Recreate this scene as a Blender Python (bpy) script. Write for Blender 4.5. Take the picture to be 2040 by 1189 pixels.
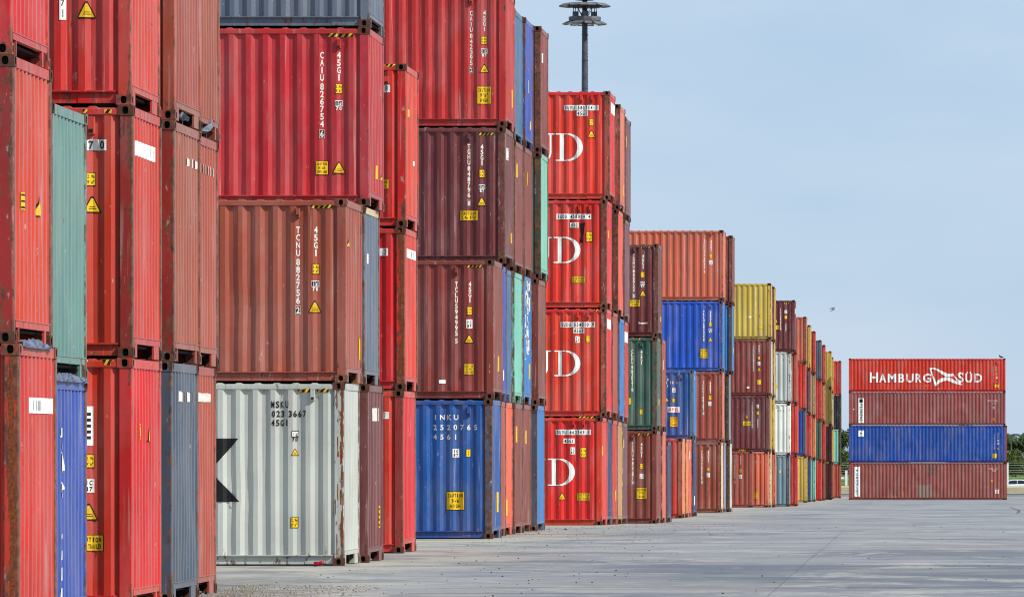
import bpy, bmesh, math, random
from mathutils import Vector, Matrix

# ------------------------------------------------------------------ scene, camera, light
S = bpy.context.scene
C = S.collection
for o in list(bpy.data.objects):
    bpy.data.objects.remove(o)

FPX = 11300.0            # focal length in photograph pixels (2040 wide)
VX, VY = 1900.0, 940.0   # where the optical axis meets the photograph

cam_data = bpy.data.cameras.new("camera")
cam = bpy.data.objects.new("camera", cam_data)
C.objects.link(cam)
cam.location = (0, 0, 0)
cam.rotation_euler = (math.radians(90), 0, 0)
cam_data.sensor_width = 36.0
cam_data.lens = FPX / 2040.0 * 36.0
cam_data.shift_x = -(VX - 1020.0) / 2040.0
cam_data.shift_y = (VY - 594.5) / 2040.0
cam_data.clip_start = 0.5
cam_data.clip_end = 6000
S.camera = cam

SUN_EL = math.radians(40)
SUN_SIDE = math.radians(63)      # measured from straight behind the camera, towards the right
sun_vec = Vector((math.sin(SUN_SIDE) * math.cos(SUN_EL), -math.cos(SUN_SIDE) * math.cos(SUN_EL), math.sin(SUN_EL)))
sd = bpy.data.lights.new("sun", 'SUN')
sd.energy = 4.6
sd.angle = math.radians(0.9)
sd.color = (1.0, 0.955, 0.87)
sun = bpy.data.objects.new("sun", sd)
C.objects.link(sun)
sun.rotation_euler = sun_vec.to_track_quat('Z', 'Y').to_euler()
sun.location = (60, -40, 60)

W = bpy.data.worlds.new("World")
S.world = W
W.use_nodes = True
nt = W.node_tree
for n in list(nt.nodes):
    nt.nodes.remove(n)
out = nt.nodes.new('ShaderNodeOutputWorld')
bg = nt.nodes.new('ShaderNodeBackground')
sky = nt.nodes.new('ShaderNodeTexSky')
sky.sky_type = 'NISHITA'
sky.sun_disc = False
sky.sun_elevation = SUN_EL
sky.sun_rotation = math.atan2(sun_vec.x, sun_vec.y)
sky.air_density = 1.0
sky.dust_density = 0.6
sky.ozone_density = 2.5
# thin high haze veil over the clear sky: pale blue, slightly uneven
tc = nt.nodes.new('ShaderNodeTexCoord')
mp = nt.nodes.new('ShaderNodeMapping')
mp.inputs['Scale'].default_value = (1.0, 1.0, 3.5)
nz = nt.nodes.new('ShaderNodeTexNoise')
nz.inputs['Scale'].default_value = 10.0
nz.inputs['Detail'].default_value = 5.0
nz.inputs['Roughness'].default_value = 0.55
nt.links.new(tc.outputs['Generated'], mp.inputs['Vector'])
nt.links.new(mp.outputs['Vector'], nz.inputs['Vector'])
rmp = nt.nodes.new('ShaderNodeValToRGB')
rmp.color_ramp.elements[0].position = 0.32
rmp.color_ramp.elements[0].color = (4.75, 6.45, 8.55, 1)
rmp.color_ramp.elements[1].position = 0.70
rmp.color_ramp.elements[1].color = (5.85, 7.2, 8.95, 1)
nt.links.new(nz.outputs['Fac'], rmp.inputs['Fac'])
mx = nt.nodes.new('ShaderNodeMix')
mx.data_type = 'RGBA'
mx.inputs['Factor'].default_value = 0.86
nt.links.new(sky.outputs['Color'], mx.inputs['A'])
nt.links.new(rmp.outputs['Color'], mx.inputs['B'])
nt.links.new(mx.outputs['Result'], bg.inputs['Color'])
bg.inputs['Strength'].default_value = 0.10
nt.links.new(bg.outputs['Background'], out.inputs['Surface'])

S.view_settings.view_transform = 'Standard'
S.view_settings.look = 'None'
S.view_settings.exposure = 0.0
S.view_settings.gamma = 1.0
S.view_settings.use_curve_mapping = False
S.render.engine = 'CYCLES'
S.cycles.max_bounces = 5
S.cycles.diffuse_bounces = 3
S.cycles.glossy_bounces = 2
S.cycles.filter_width = 1.1

# ------------------------------------------------------------------ materials
def lin(c):
    return tuple(((v / 255.0) / 12.92 if v <= 10 else (((v / 255.0) + 0.055) / 1.055) ** 2.4) for v in c)

def paint_group():
    g = bpy.data.node_groups.new('weathered_paint', 'ShaderNodeTree')
    I = g.interface
    I.new_socket('Color', in_out='INPUT', socket_type='NodeSocketColor')
    I.new_socket('Rust', in_out='INPUT', socket_type='NodeSocketFloat')
    I.new_socket('Gloss', in_out='INPUT', socket_type='NodeSocketFloat')
    I.new_socket('Edge', in_out='INPUT', socket_type='NodeSocketFloat')
    I.new_socket('Shader', in_out='OUTPUT', socket_type='NodeSocketShader')
    N, L = g.nodes, g.links
    gi, go = N.new('NodeGroupInput'), N.new('NodeGroupOutput')
    tc = N.new('ShaderNodeTexCoord'); oi = N.new('ShaderNodeObjectInfo')
    sc = N.new('ShaderNodeVectorMath'); sc.operation = 'SCALE'; sc.inputs['Scale'].default_value = 3.717
    ad = N.new('ShaderNodeVectorMath'); ad.operation = 'ADD'
    L.new(oi.outputs['Location'], sc.inputs[0]); L.new(tc.outputs['Object'], ad.inputs[0]); L.new(sc.outputs[0], ad.inputs[1])
    def noise(scale, detail=4, rough=0.6, vs=None):
        n = N.new('ShaderNodeTexNoise')
        n.inputs['Scale'].default_value = scale; n.inputs['Detail'].default_value = detail; n.inputs['Roughness'].default_value = rough
        if vs:
            m = N.new('ShaderNodeMapping'); m.inputs['Scale'].default_value = vs
            L.new(ad.outputs[0], m.inputs['Vector']); L.new(m.outputs[0], n.inputs['Vector'])
        else:
            L.new(ad.outputs[0], n.inputs['Vector'])
        return n.outputs['Fac']
    def rng(f, a, b, c, d):
        m = N.new('ShaderNodeMapRange'); m.clamp = True
        L.new(f, m.inputs['Value'])
        for k, v in zip(('From Min', 'From Max', 'To Min', 'To Max'), (a, b, c, d)):
            if isinstance(v, (int, float)): m.inputs[k].default_value = v
            else: L.new(v, m.inputs[k])
        return m.outputs[0]
    def mix(f, a, b, mode='MIX'):
        m = N.new('ShaderNodeMix'); m.data_type = 'RGBA'; m.blend_type = mode
        for s, v in (('Factor', f), ('A', a), ('B', b)):
            if isinstance(v, (int, float)): m.inputs[s].default_value = v
            elif isinstance(v, tuple): m.inputs[s].default_value = v
            else: L.new(v, m.inputs[s])
        return m.outputs['Result']
    def math_(op, a, b):
        m = N.new('ShaderNodeMath'); m.operation = op
        for k, v in enumerate((a, b)):
            if isinstance(v, (int, float)): m.inputs[k].default_value = v
            else: L.new(v, m.inputs[k])
        return m.outputs[0]
    hs = N.new('ShaderNodeHueSaturation')
    L.new(gi.outputs['Color'], hs.inputs['Color'])
    L.new(rng(oi.outputs['Random'], 0, 1, 0.495, 0.505), hs.inputs['Hue'])
    L.new(rng(noise(0.55, 4, 0.6), 0.3, 0.7, 0.86, 1.14), hs.inputs['Value'])
    hs.inputs['Saturation'].default_value = 1.0
    c = hs.outputs['Color']
    # chalky sun-faded patches
    c = mix(rng(noise(1.3, 5, 0.65, (1, 1, 0.35)), 0.45, 0.8, 0.0, 0.28), c, (0.42, 0.36, 0.33, 1))
    # vertical run marks
    st = rng(noise(1.0, 4, 0.6, (9, 9, 0.32)), 0.56, 0.74, 0.0, 0.32)
    c = mix(st, c, (0.055, 0.035, 0.028, 1))
    st2 = rng(noise(1.0, 3, 0.6, (14, 14, 0.5)), 0.63, 0.72, 0.0, 0.30)
    c = mix(st2, c, (0.50, 0.46, 0.42, 1))
    # small bare chips and scuffs
    cl = math_('SUBTRACT', 0.678, math_('MULTIPLY', gi.outputs['Rust'], 0.10))
    ch = rng(noise(5.0, 6, 0.7, (2.2, 2.2, 0.9)), cl, math_('ADD', cl, 0.02), 0.0, 0.62)
    c = mix(ch, c, (0.45, 0.36, 0.31, 1))
    sp = rng(noise(6.5, 8, 0.72), 0.685, 0.70, 0.0, 0.85)
    c = mix(sp, c, (0.045, 0.02, 0.013, 1))
    # rust, threshold follows the Rust input
    rn = noise(5.0, 10, 0.74, (2.4, 2.4, 0.8))
    sz = N.new('ShaderNodeSeparateXYZ'); L.new(tc.outputs['Object'], sz.inputs[0])
    edge = math_('MAXIMUM', rng(sz.outputs['Z'], 0.17, 0.50, 1.0, 0.0), rng(sz.outputs['Z'], 2.25, 2.85, 0.0, 0.8))
    lo = math_('SUBTRACT', math_('SUBTRACT', 0.69, math_('ADD', math_('MULTIPLY', edge, 0.07), math_('MULTIPLY', math_('MULTIPLY', rng(sz.outputs['X'], -0.075, -0.012, 0.0, 1.0), gi.outputs['Edge']), 0.17))), math_('MULTIPLY', gi.outputs['Rust'], 0.25))
    rf = rng(rn, lo, math_('ADD', lo, 0.06), 0.0, 0.9)
    rc = mix(rng(noise(9, 5, 0.7), 0.35, 0.65, 0.0, 1.0), (0.022, 0.014, 0.012, 1), (0.20, 0.075, 0.035, 1))
    c = mix(rf, c, rc)
    b = N.new('ShaderNodeBsdfPrincipled')
    L.new(c, b.inputs['Base Color'])
    L.new(math_('ADD', math_('SUBTRACT', 0.62, math_('MULTIPLY', gi.outputs['Gloss'], 0.25)), math_('MULTIPLY', rf, 0.3)), b.inputs['Roughness'])
    b.inputs['Specular IOR Level'].default_value = 0.5
    b.inputs['Sheen Weight'].default_value = 0.28; b.inputs['Sheen Roughness'].default_value = 0.35; b.inputs['Sheen Tint'].default_value = (1.0, 0.84, 0.68, 1)
    bp = N.new('ShaderNodeBump'); bp.inputs['Strength'].default_value = 0.25; bp.inputs['Distance'].default_value = 0.012
    L.new(noise(4.0, 5, 0.6), bp.inputs['Height']); L.new(bp.outputs[0], b.inputs['Normal'])
    L.new(b.outputs[0], go.inputs['Shader'])
    return g

PG = paint_group()
_pm = {}
PAINT = dict(
    red=(190, 40, 22), redb=(200, 38, 16), crimson=(176, 24, 30), hsred=(206, 34, 18), far_brown=(144, 74, 66), brown=(150, 68, 46), maroon=(124, 50, 38), wine=(102, 37, 40), farblue=(16, 66, 154),
    redbrown=(160, 62, 42), slate=(88, 100, 116), slated=(68, 80, 98), msk=(182, 186, 178), blue=(12, 74, 146), royal=(12, 78, 172), navy=(34, 52, 98),
    indigo=(40, 72, 156), steel=(56, 102, 138), skyblue=(26, 112, 178), mint=(112, 186, 164), seafoam=(88, 130, 122), green=(44, 84, 70), greend=(34, 58, 46),
    yellow=(192, 162, 62), cream=(208, 188, 140), beige=(176, 136, 84), tan=(214, 124, 74), salmon=(202, 104, 76), orangered=(224, 88, 50), white=(226, 226, 216),
    pale=(186, 190, 184), bluegrey=(110, 138, 150), lavender=(122, 124, 160), black=(22, 22, 28), orange=(190, 92, 62), darkred=(146, 30, 24), purple=(108, 62, 72),
    leaf=(190, 160, 70))

def paint(key, rust=0.15, gloss=0.6, edge=0.0):
    k = (key, rust, gloss, edge)
    if k in _pm: return _pm[k]
    m = bpy.data.materials.new('paint_%s' % key)
    m.use_nodes = True
    t = m.node_tree
    for n in list(t.nodes): t.nodes.remove(n)
    o = t.nodes.new('ShaderNodeOutputMaterial')
    g = t.nodes.new('ShaderNodeGroup'); g.node_tree = PG
    g.inputs['Color'].default_value = lin(PAINT[key]) + (1,)
    g.inputs['Rust'].default_value = rust
    g.inputs['Gloss'].default_value = gloss
    g.inputs['Edge'].default_value = edge
    t.links.new(g.outputs[0], o.inputs['Surface'])
    _pm[k] = m
    return m

def simple(name, col, rough=0.7, var=0.25, scale=6.0, metallic=0.0, spec=0.3):
    m = bpy.data.materials.new(name); m.use_nodes = True
    t = m.node_tree; b = t.nodes['Principled BSDF']
    n = t.nodes.new('ShaderNodeTexNoise'); n.inputs['Scale'].default_value = scale; n.inputs['Detail'].default_value = 5
    tcn = t.nodes.new('ShaderNodeTexCoord'); t.links.new(tcn.outputs['Object'], n.inputs['Vector'])
    r = t.nodes.new('ShaderNodeValToRGB')
    r.color_ramp.elements[0].position = 0.3; r.color_ramp.elements[1].position = 0.7
    l = lin(col)
    r.color_ramp.elements[0].color = tuple(v * (1 - var) for v in l) + (1,)
    r.color_ramp.elements[1].color = tuple(min(1, v * (1 + var)) for v in l) + (1,)
    t.links.new(n.outputs['Fac'], r.inputs['Fac']); t.links.new(r.outputs[0], b.inputs['Base Color'])
    b.inputs['Roughness'].default_value = rough; b.inputs['Metallic'].default_value = metallic
    b.inputs['Specular IOR Level'].default_value = spec
    return m

M_DARK = simple('dark_recess', (26, 23, 22), 0.9)
M_UNDER = simple('underfloor', (52, 44, 40), 0.9)
M_WHITE = simple('white_vinyl', (238, 236, 228), 0.5, 0.12, 5)
M_BLACK = simple('black_vinyl', (24, 24, 26), 0.5, 0.1)
M_YELLOW = simple('yellow_vinyl', (226, 182, 24), 0.5, 0.22, 5)
M_GREY = simple('grey_vinyl', (150, 156, 160), 0.5, 0.1)
M_REDV = simple('red_vinyl', (200, 30, 34), 0.5, 0.1)
M_BLUEV = simple('blue_vinyl', (36, 60, 150), 0.5, 0.1)
M_LETTER = simple('white_lettering', (214, 208, 198), 0.6, 0.24, 7)
DM = dict(w=M_WHITE, k=M_BLACK, y=M_YELLOW, g=M_GREY, r=M_REDV, b=M_BLUEV, l=M_LETTER)
DKEYS = list(DM)
CAST_A = simple('casting_rust_brown', (92, 56, 42), 0.85, 0.45, 9)
CAST_B = simple('casting_rust_dark', (62, 44, 38), 0.85, 0.45, 9)
CAST_C = simple('casting_rust_tan', (140, 96, 58), 0.85, 0.5, 9)

# ------------------------------------------------------------------ helpers
def link(name, me, parent=None, mats=None, loc=None, kind=None):
    o = bpy.data.objects.new(name, me); C.objects.link(o)
    if mats:
        for i, m in enumerate(mats):
            if i < len(o.material_slots):
                o.material_slots[i].link = 'OBJECT'; o.material_slots[i].material = m
    if parent: o.parent = parent
    if loc is not None: o.location = loc
    if kind: o['kind'] = kind
    return o

def mesh(name, verts, faces, mats=(), mi=None, smooth=False):
    me = bpy.data.meshes.new(name); me.from_pydata(verts, [], faces)
    for m in mats: me.materials.append(m)
    if mi: me.polygons.foreach_set('material_index', mi)
    if smooth: me.polygons.foreach_set('use_smooth', [True] * len(me.polygons))
    me.update()
    return me

class MB:
    def __init__(s): s.v = []; s.f = []; s.m = []
    def add(s, vs, fs, mi=0):
        b = len(s.v); s.v += [tuple(v) for v in vs]
        for f in fs: s.f.append(tuple(b + i for i in f)); s.m.append(mi)
    def box(s, x0, x1, y0, y1, z0, z1, mi=0):
        s.add([(x0, y0, z0), (x1, y0, z0), (x1, y1, z0), (x0, y1, z0), (x0, y0, z1), (x1, y0, z1), (x1, y1, z1), (x0, y1, z1)],
              [(0, 3, 2, 1), (4, 5, 6, 7), (0, 1, 5, 4), (1, 2, 6, 5), (2, 3, 7, 6), (3, 0, 4, 7)], mi)
    def cbox(s, x0, x1, y0, y1, z0, z1, c, mi=0):   # box with chamfered vertical edges
        p = [(x0 + c, y0), (x1 - c, y0), (x1, y0 + c), (x1, y1 - c), (x1 - c, y1), (x0 + c, y1), (x0, y1 - c), (x0, y0 + c)]
        n = 8
        s.add([(a, b, z0) for a, b in p] + [(a, b, z1) for a, b in p],
              [tuple(range(n))[::-1], tuple(range(n, 2 * n))] + [(i, (i + 1) % n, n + (i + 1) % n, n + i) for i in range(n)], mi)
    def tube(s, pts, rad, seg=8, mi=0, cap=True):
        rings = []
        for i, p in enumerate(pts):
            p = Vector(p); r = rad[i] if isinstance(rad, (list, tuple)) else rad
            d = (Vector(pts[min(i + 1, len(pts) - 1)]) - Vector(pts[max(i - 1, 0)])).normalized()
            a = d.orthogonal().normalized() if abs(d.z) < 0.999 else Vector((1, 0, 0)); b = d.cross(a)
            rings.append([p + (a * math.cos(t) + b * math.sin(t)) * r for t in [2 * math.pi * k / seg for k in range(seg)]])
        vs = [v for r in rings for v in r]
        fs = [(i * seg + k, i * seg + (k + 1) % seg, (i + 1) * seg + (k + 1) % seg, (i + 1) * seg + k) for i in range(len(rings) - 1) for k in range(seg)]
        if cap: fs += [tuple(range(seg))[::-1], tuple((len(rings) - 1) * seg + k for k in range(seg))]
        s.add(vs, fs, mi)
    def lathe(s, prof, seg=24, mi=0, c=(0, 0, 0)):
        vs = [(c[0] + r * math.cos(2 * math.pi * k / seg), c[1] + r * math.sin(2 * math.pi * k / seg), c[2] + z) for r, z in prof for k in range(seg)]
        fs = [(i * seg + k, i * seg + (k + 1) % seg, (i + 1) * seg + (k + 1) % seg, (i + 1) * seg + k) for i in range(len(prof) - 1) for k in range(seg)]
        s.add(vs, fs, mi)
    def mesh(s, name, mats=(None,), smooth=False):
        me = bpy.data.meshes.new(name); me.from_pydata(s.v, [], s.f)
        for m in mats: me.materials.append(m)
        me.polygons.foreach_set('material_index', s.m)
        if smooth: me.polygons.foreach_set('use_smooth', [True] * len(me.polygons))
        me.update(); return me

def tag(o, label, cat, group=None, kind=None):
    o['label'] = label; o['category'] = cat
    if group: o['group'] = group
    if kind: o['kind'] = kind
    return o

def empty(name, loc):
    o = bpy.data.objects.new(name, None); C.objects.link(o); o.location = loc; o.empty_display_size = 0.3
    return o

# ------------------------------------------------------------------ ground
PROF = [(0, -1.78), (40, -1.66), (57, -1.605), (65, -1.588), (78, -1.53), (90, -1.478), (101, -1.444), (118, -1.385), (133, -1.35), (152, -1.42),
        (165, -1.50), (176, -1.595), (205, -1.67), (233, -1.66), (260, -1.74), (293, -1.82), (319, -1.93), (355, -1.90), (400, -2.05), (441, -2.15), (480, -2.2), (600, -2.28), (1200, -2.4), (5000, -2.6)]
def gz(d):
    for (a, za), (b, zb) in zip(PROF, PROF[1:]):
        if a <= d <= b:
            t = (d - a) / (b - a); return za + (zb - za) * t
    return PROF[-1][1]

def ground_material():
    m = bpy.data.materials.new('yard_concrete'); m.use_nodes = True
    t = m.node_tree; N, L = t.nodes, t.links; b = N['Principled BSDF']
    tcn = N.new('ShaderNodeTexCoord'); P = tcn.outputs['Object']
    def noise(scale, detail=5, rough=0.6, vs=None, dist=0):
        n = N.new('ShaderNodeTexNoise'); n.inputs['Scale'].default_value = scale; n.inputs['Detail'].default_value = detail; n.inputs['Roughness'].default_value = rough
        n.inputs['Distortion'].default_value = dist
        if vs:
            mm = N.new('ShaderNodeMapping'); mm.inputs['Scale'].default_value = vs; L.new(P, mm.inputs['Vector']); L.new(mm.outputs[0], n.inputs['Vector'])
        else: L.new(P, n.inputs['Vector'])
        return n.outputs['Fac']
    def rng(f, a, b_, c, d):
        mr = N.new('ShaderNodeMapRange'); mr.clamp = True; mr.interpolation_type = 'SMOOTHSTEP'; L.new(f, mr.inputs['Value'])
        for k, v in zip(('From Min', 'From Max', 'To Min', 'To Max'), (a, b_, c, d)): mr.inputs[k].default_value = v
        return mr.outputs[0]
    def mix(f, a, b_, mode='MIX'):
        mm = N.new('ShaderNodeMix'); mm.data_type = 'RGBA'; mm.blend_type = mode
        for s_, v in (('Factor', f), ('A', a), ('B', b_)):
            if isinstance(v, (int, float)): mm.inputs[s_].default_value = v
            elif isinstance(v, tuple): mm.inputs[s_].default_value = v
            else: L.new(v, mm.inputs[s_])
        return mm.outputs['Result']
    def mul(a, b_, op='MULTIPLY'):
        mm = N.new('ShaderNodeMath'); mm.operation = op
        for k, v in enumerate((a, b_)):
            if isinstance(v, (int, float)): mm.inputs[k].default_value = v
            else: L.new(v, mm.inputs[k])
        return mm.outputs[0]
    sx = N.new('ShaderNodeSeparateXYZ'); L.new(P, sx.inputs[0])
    X, Y = sx.outputs['X'], sx.outputs['Y']
    c = mix(rng(noise(0.12, 6, 0.65), 0.3, 0.7, 0, 1), (0.232, 0.238, 0.256, 1), (0.312, 0.314, 0.318, 1))
    # lanes swept by traffic, running across the view
    c = mix(rng(noise(1.0, 6, 0.62, (0.035, 0.42, 1)), 0.5, 0.72, 0, 0.6), c, (0.285, 0.285, 0.275, 1))
    c = mix(rng(noise(1.0, 6, 0.62, (0.05, 0.75, 1)), 0.54, 0.72, 0, 0.5), c, (0.115, 0.122, 0.145, 1))
    c = mix(rng(noise(1.0, 4, 0.7, (0.10, 2.6, 1)), 0.62, 0.70, 0, 0.35), c, (0.34, 0.335, 0.32, 1))
    c = mix(rng(noise(1.0, 4, 0.7, (0.16, 3.8, 1)), 0.64, 0.72, 0, 0.35), c, (0.10, 0.10, 0.11, 1))
    # pale sandy dust near the stacks
    wob = noise(0.35, 5, 0.6)
    xd = mul(X, mul(wob, 7.0), 'ADD')
    dust = mul(rng(xd, -7.5, -2.5, 1, 0), rng(noise(0.5, 8, 0.72, (0.6, 0.5, 1)), 0.32, 0.54, 0, 0.88))
    c = mix(dust, c, (0.44, 0.405, 0.315, 1))
    soil = mul(rng(mul(X, mul(noise(1.2, 5, 0.7), 2.0), 'ADD'), -8.3, -6.6, 1, 0), rng(mul(Y, mul(noise(0.9, 5, 0.7), 5.0), 'ADD'), 79.5, 81.0, 1, 0))
    c = mix(mul(soil, rng(noise(2.0, 7, 0.75), 0.42, 0.56, 0.2, 0.85)), c, (0.12, 0.105, 0.085, 1))
    # darker, newer strip of surfacing at the near right
    yy = mul(Y, mul(noise(0.5, 4, 0.6, (0.5, 1, 1)), 5.0), 'ADD')
    band = mul(rng(yy, 76.5, 78.6, 0, 1), rng(yy, 92.0, 94.0, 1, 0))
    band = mul(band, rng(mul(X, mul(noise(0.25, 5, 0.7), 9.0), 'ADD'), -3.6, 1.5, 0, 1))
    c = mix(mul(band, 0.78), c, (0.098, 0.115, 0.150, 1))
    yb = mul(Y, mul(noise(0.4, 4, 0.6, (0.4, 1, 1)), 8.0), 'ADD')
    band2 = mul(rng(yb, 101, 103, 0, 1), rng(yb, 107, 110, 1, 0))
    band2 = mul(band2, rng(X, -3.5, 0.0, 0, 1))
    c = mix(mul(band2, 0.5), c, (0.10, 0.115, 0.15, 1))
    # mottling, oil spots, tyre sweeps
    c = mix(rng(noise(0.30, 9, 0.72, (1, 0.7, 1)), 0.46, 0.60, 0, 0.62), c, (0.12, 0.13, 0.155, 1))
    c = mix(rng(noise(0.42, 9, 0.74, (1, 0.6, 1), 0.5), 0.52, 0.62, 0, 0.65), c, (0.41, 0.395, 0.355, 1))
    c = mix(rng(noise(0.11, 6, 0.7, (1, 0.8, 1)), 0.50, 0.62, 0, 0.40), c, (0.34, 0.325, 0.29, 1))
    wv = N.new('ShaderNodeTexWave'); wv.wave_type = 'RINGS'; wv.inputs['Scale'].default_value = 0.11; wv.inputs['Distortion'].default_value = 3.5; wv.inputs['Detail'].default_value = 3; wv.inputs['Detail Scale'].default_value = 0.6
    L.new(P, wv.inputs['Vector'])
    c = mix(mul(rng(wv.outputs['Fac'], 0.955, 0.99, 0, 0.55), rng(noise(0.2, 3, 0.5), 0.48, 0.6, 0, 1)), c, (0.08, 0.08, 0.085, 1))
    c = mix(rng(noise(2.2, 4, 0.6, (0.5, 1, 1)), 0.70, 0.74, 0, 0.5), c, (0.07, 0.068, 0.068, 1))
    # grit
    c = mix(rng(noise(9, 4, 0.7), 0.60, 0.70, 0, 0.55), c, (0.09, 0.09, 0.095, 1))
    c = mix(rng(noise(12, 4, 0.7, (1, 1, 1), 0.4), 0.62, 0.72, 0, 0.55), c, (0.44, 0.43, 0.40, 1))
    L.new(c, b.inputs['Base Color']); b.inputs['Roughness'].default_value = 0.85; b.inputs['Specular IOR Level'].default_value = 0.2
    bp = N.new('ShaderNodeBump'); bp.inputs['Strength'].default_value = 0.5; bp.inputs['Distance'].default_value = 0.02
    L.new(noise(3.5, 8, 0.7), bp.inputs['Height']); L.new(bp.outputs[0], b.inputs['Normal'])
    return m

def build_ground():
    xs = [-900, -300, -100, -50, -30, -20, -14, -9, -4, 0, 4, 10, 25, 60, 150, 400, 900]
    ys = sorted(set([-60, 0] + [p[0] for p in PROF] + list(range(40, 480, 8)) + [2000, 3500]))
    vs = [(x, y, gz(max(0, y))) for y in ys for x in xs]
    n = len(xs)
    fs = [(j * n + i, j * n + i + 1, (j + 1) * n + i + 1, (j + 1) * n + i) for j in range(len(ys) - 1) for i in range(n - 1)]
    link('ground', mesh('ground', vs, fs, [ground_material()]), kind='structure')
build_ground()

# ------------------------------------------------------------------ container meshes
CL, CW = 12.192, 2.438
HC, ST = 2.896, 2.591
PX0 = 0.165              # side panel starts this far from the end
def sprof(x):            # depth of the long wall below its outer plane at local x (negative)
    u = -x - PX0
    o, i = 0.010, 0.052
    if u < 0.028 or u > CL - 2 * PX0 - 0.028: return i
    if u < 0.090: return i - (i - o) * (u - 0.028) / 0.062
    t = (u - 0.090) % 0.278
    if t < 0.076: return o
    if t < 0.140: return o + (i - o) * (t - 0.076) / 0.064
    if t < 0.214: return i
    return i - (i - o) * (t - 0.214) / 0.064
def sfolds(x0, x1):
    r = []; k = -1
    while True:
        b = PX0 + 0.278 * k
        for q in (0.090, 0.166, 0.230, 0.304):
            r.append(-(b + q))
        k += 1
        if b > CL: break
    r += [-(PX0 + 0.028), -(CL - PX0 - 0.028), -(CL - PX0 - 0.0285)]
    return [x for x in sorted(set(r)) if x0 < x < x1 and x > -(CL - PX0) and (x < -(PX0 + 0.085) or abs(x + PX0 + 0.028) < 1e-6)]
EP = 0.244
def eprof(y):
    t = (y - 0.13) % EP
    o, i = -0.012, -0.056
    if t < 0.085: return o
    if t < 0.122: return o + (i - o) * (t - 0.085) / 0.037
    if t < 0.207: return i
    return i + (o - i) * (t - 0.207) / 0.037
def efolds(y0, y1):
    r = []
    for k in range(-1, 11):
        for q in (0, 0.085, 0.122, 0.207): r.append(0.13 + EP * k + q)
    return [y for y in r if y0 < y < y1]

def side_mesh(H, seed):
    R = random.Random(seed)
    xs = sorted(set([-PX0, -(CL - PX0)] + sfolds(-(CL - PX0), -PX0)), reverse=True)
    nz_ = 15; z0, z1 = 0.165, H - 0.105
    zs = [z0 + (z1 - z0) * k / nz_ for k in range(nz_ + 1)]
    dents = [(R.uniform(-11, -1.5), R.uniform(0.3, H - 0.5), R.uniform(0.12, 0.4), R.uniform(0.10, 0.35), R.uniform(0.008, 0.036)) for _ in range(10)]
    ph = [(R.uniform(0.3, 2.2), R.uniform(0.4, 2.0), R.uniform(0, 6.3)) for _ in range(5)]
    vs = []; jx = {x: R.gauss(0, 0.0028) for x in xs}
    for z in zs:
        for x in xs:
            y = sprof(x - 1e-6)
            w = sum(math.sin(a * x + b * z * 2 + p) for a, b, p in ph) * 0.0014
            for dx, dz, rx, rz, am in dents:
                q = ((x - dx) / rx) ** 2 + ((z - dz) / rz) ** 2
                if q < 6: w += am * math.exp(-q)
            e = min(1.0, (z - z0) / 0.15, (z1 - z) / 0.15)
            vs.append((x + w * 0.4 + (jx[x] if -(CL - .2) < x < -.2 else 0), y + w * max(0.0, e) + 0.001, z))
    n = len(xs)
    fs = [(j * n + i + 1, j * n + i, (j + 1) * n + i, (j + 1) * n + i + 1) for j in range(nz_) for i in range(n - 1)]
    return mesh('side_wall', vs, fs, [None])

def end_mesh(H, seed):
    R = random.Random(seed)
    ys = sorted(set([0.10, CW - 0.10] + efolds(0.10, CW - 0.10)))
    nz_ = 12; z0, z1 = 0.225, H - 0.115
    zs = [z0 + (z1 - z0) * k / nz_ for k in range(nz_ + 1)]
    ph = [(R.uniform(0.8, 3), R.uniform(0.6, 2.4), R.uniform(0, 6.3)) for _ in range(5)]
    vs = [(eprof(y + 1e-6) - (0.002 + 0.0012 * sum(math.sin(a * y + b * z * 2 + p) for a, b, p in ph)), y, z) for z in zs for y in ys]
    n = len(ys)
    fs = [(j * n + i, j * n + i + 1, (j + 1) * n + i + 1, (j + 1) * n + i) for j in range(nz_) for i in range(n - 1)]
    return mesh('end_wall', vs, fs, [None])

def hole_plate(mb, o, u, v, w, h, cx, cy, rx, ry, nrm, dep=0.05):
    """rectangle w x h at o spanned by u, v, with an oval hole sunk along -nrm"""
    o, u, v, nrm = Vector(o), Vector(u), Vector(v), Vector(nrm)
    n = 16
    ov, rc = [], []
    for k in range(n):
        t = 2 * math.pi * (k + 0.5) / n
        ct, st_ = math.cos(t), math.sin(t)
        a = (abs(ct) ** 0.7) * (1 if ct > 0 else -1); b = (abs(st_) ** 0.7) * (1 if st_ > 0 else -1)
        ov.append((cx + rx * a, cy + ry * b))
        m_ = max(abs(ct), abs(st_)); qx, qy = ct / m_, st_ / m_
        rc.append((w / 2 + qx * w / 2, h / 2 + qy * h / 2))
    P = lambda p, d=0: o + u * p[0] + v * p[1] - nrm * d
    flip = u.cross(v).dot(nrm) < 0
    for k in range(n):
        j = (k + 1) % n
        q = [P(rc[k]), P(rc[j]), P(ov[j]), P(ov[k])]
        mb.add(q[::-1] if flip else q, [(0, 1, 2, 3)], 0)
        if k in (1, 5, 9, 13):   # fill the corner triangles
            a = P(rc[k]); b = P(rc[j])
            cxr = w if rc[k][0] + rc[j][0] > w else 0.0; cyr = h if rc[k][1] + rc[j][1] > h else 0.0
            q = [a, P((cxr, cyr)), b]; mb.add(q[::-1] if flip else q, [(0, 1, 2)], 0)
        q = [P(ov[k]), P(ov[j]), P(ov[j], dep), P(ov[k], dep)]
        mb.add(q[::-1] if flip else q, [(0, 1, 2, 3)], 1)
    q = [P(p, dep) for p in ov]
    mb.add(q[::-1] if flip else q, [tuple(range(n))], 1)

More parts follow.
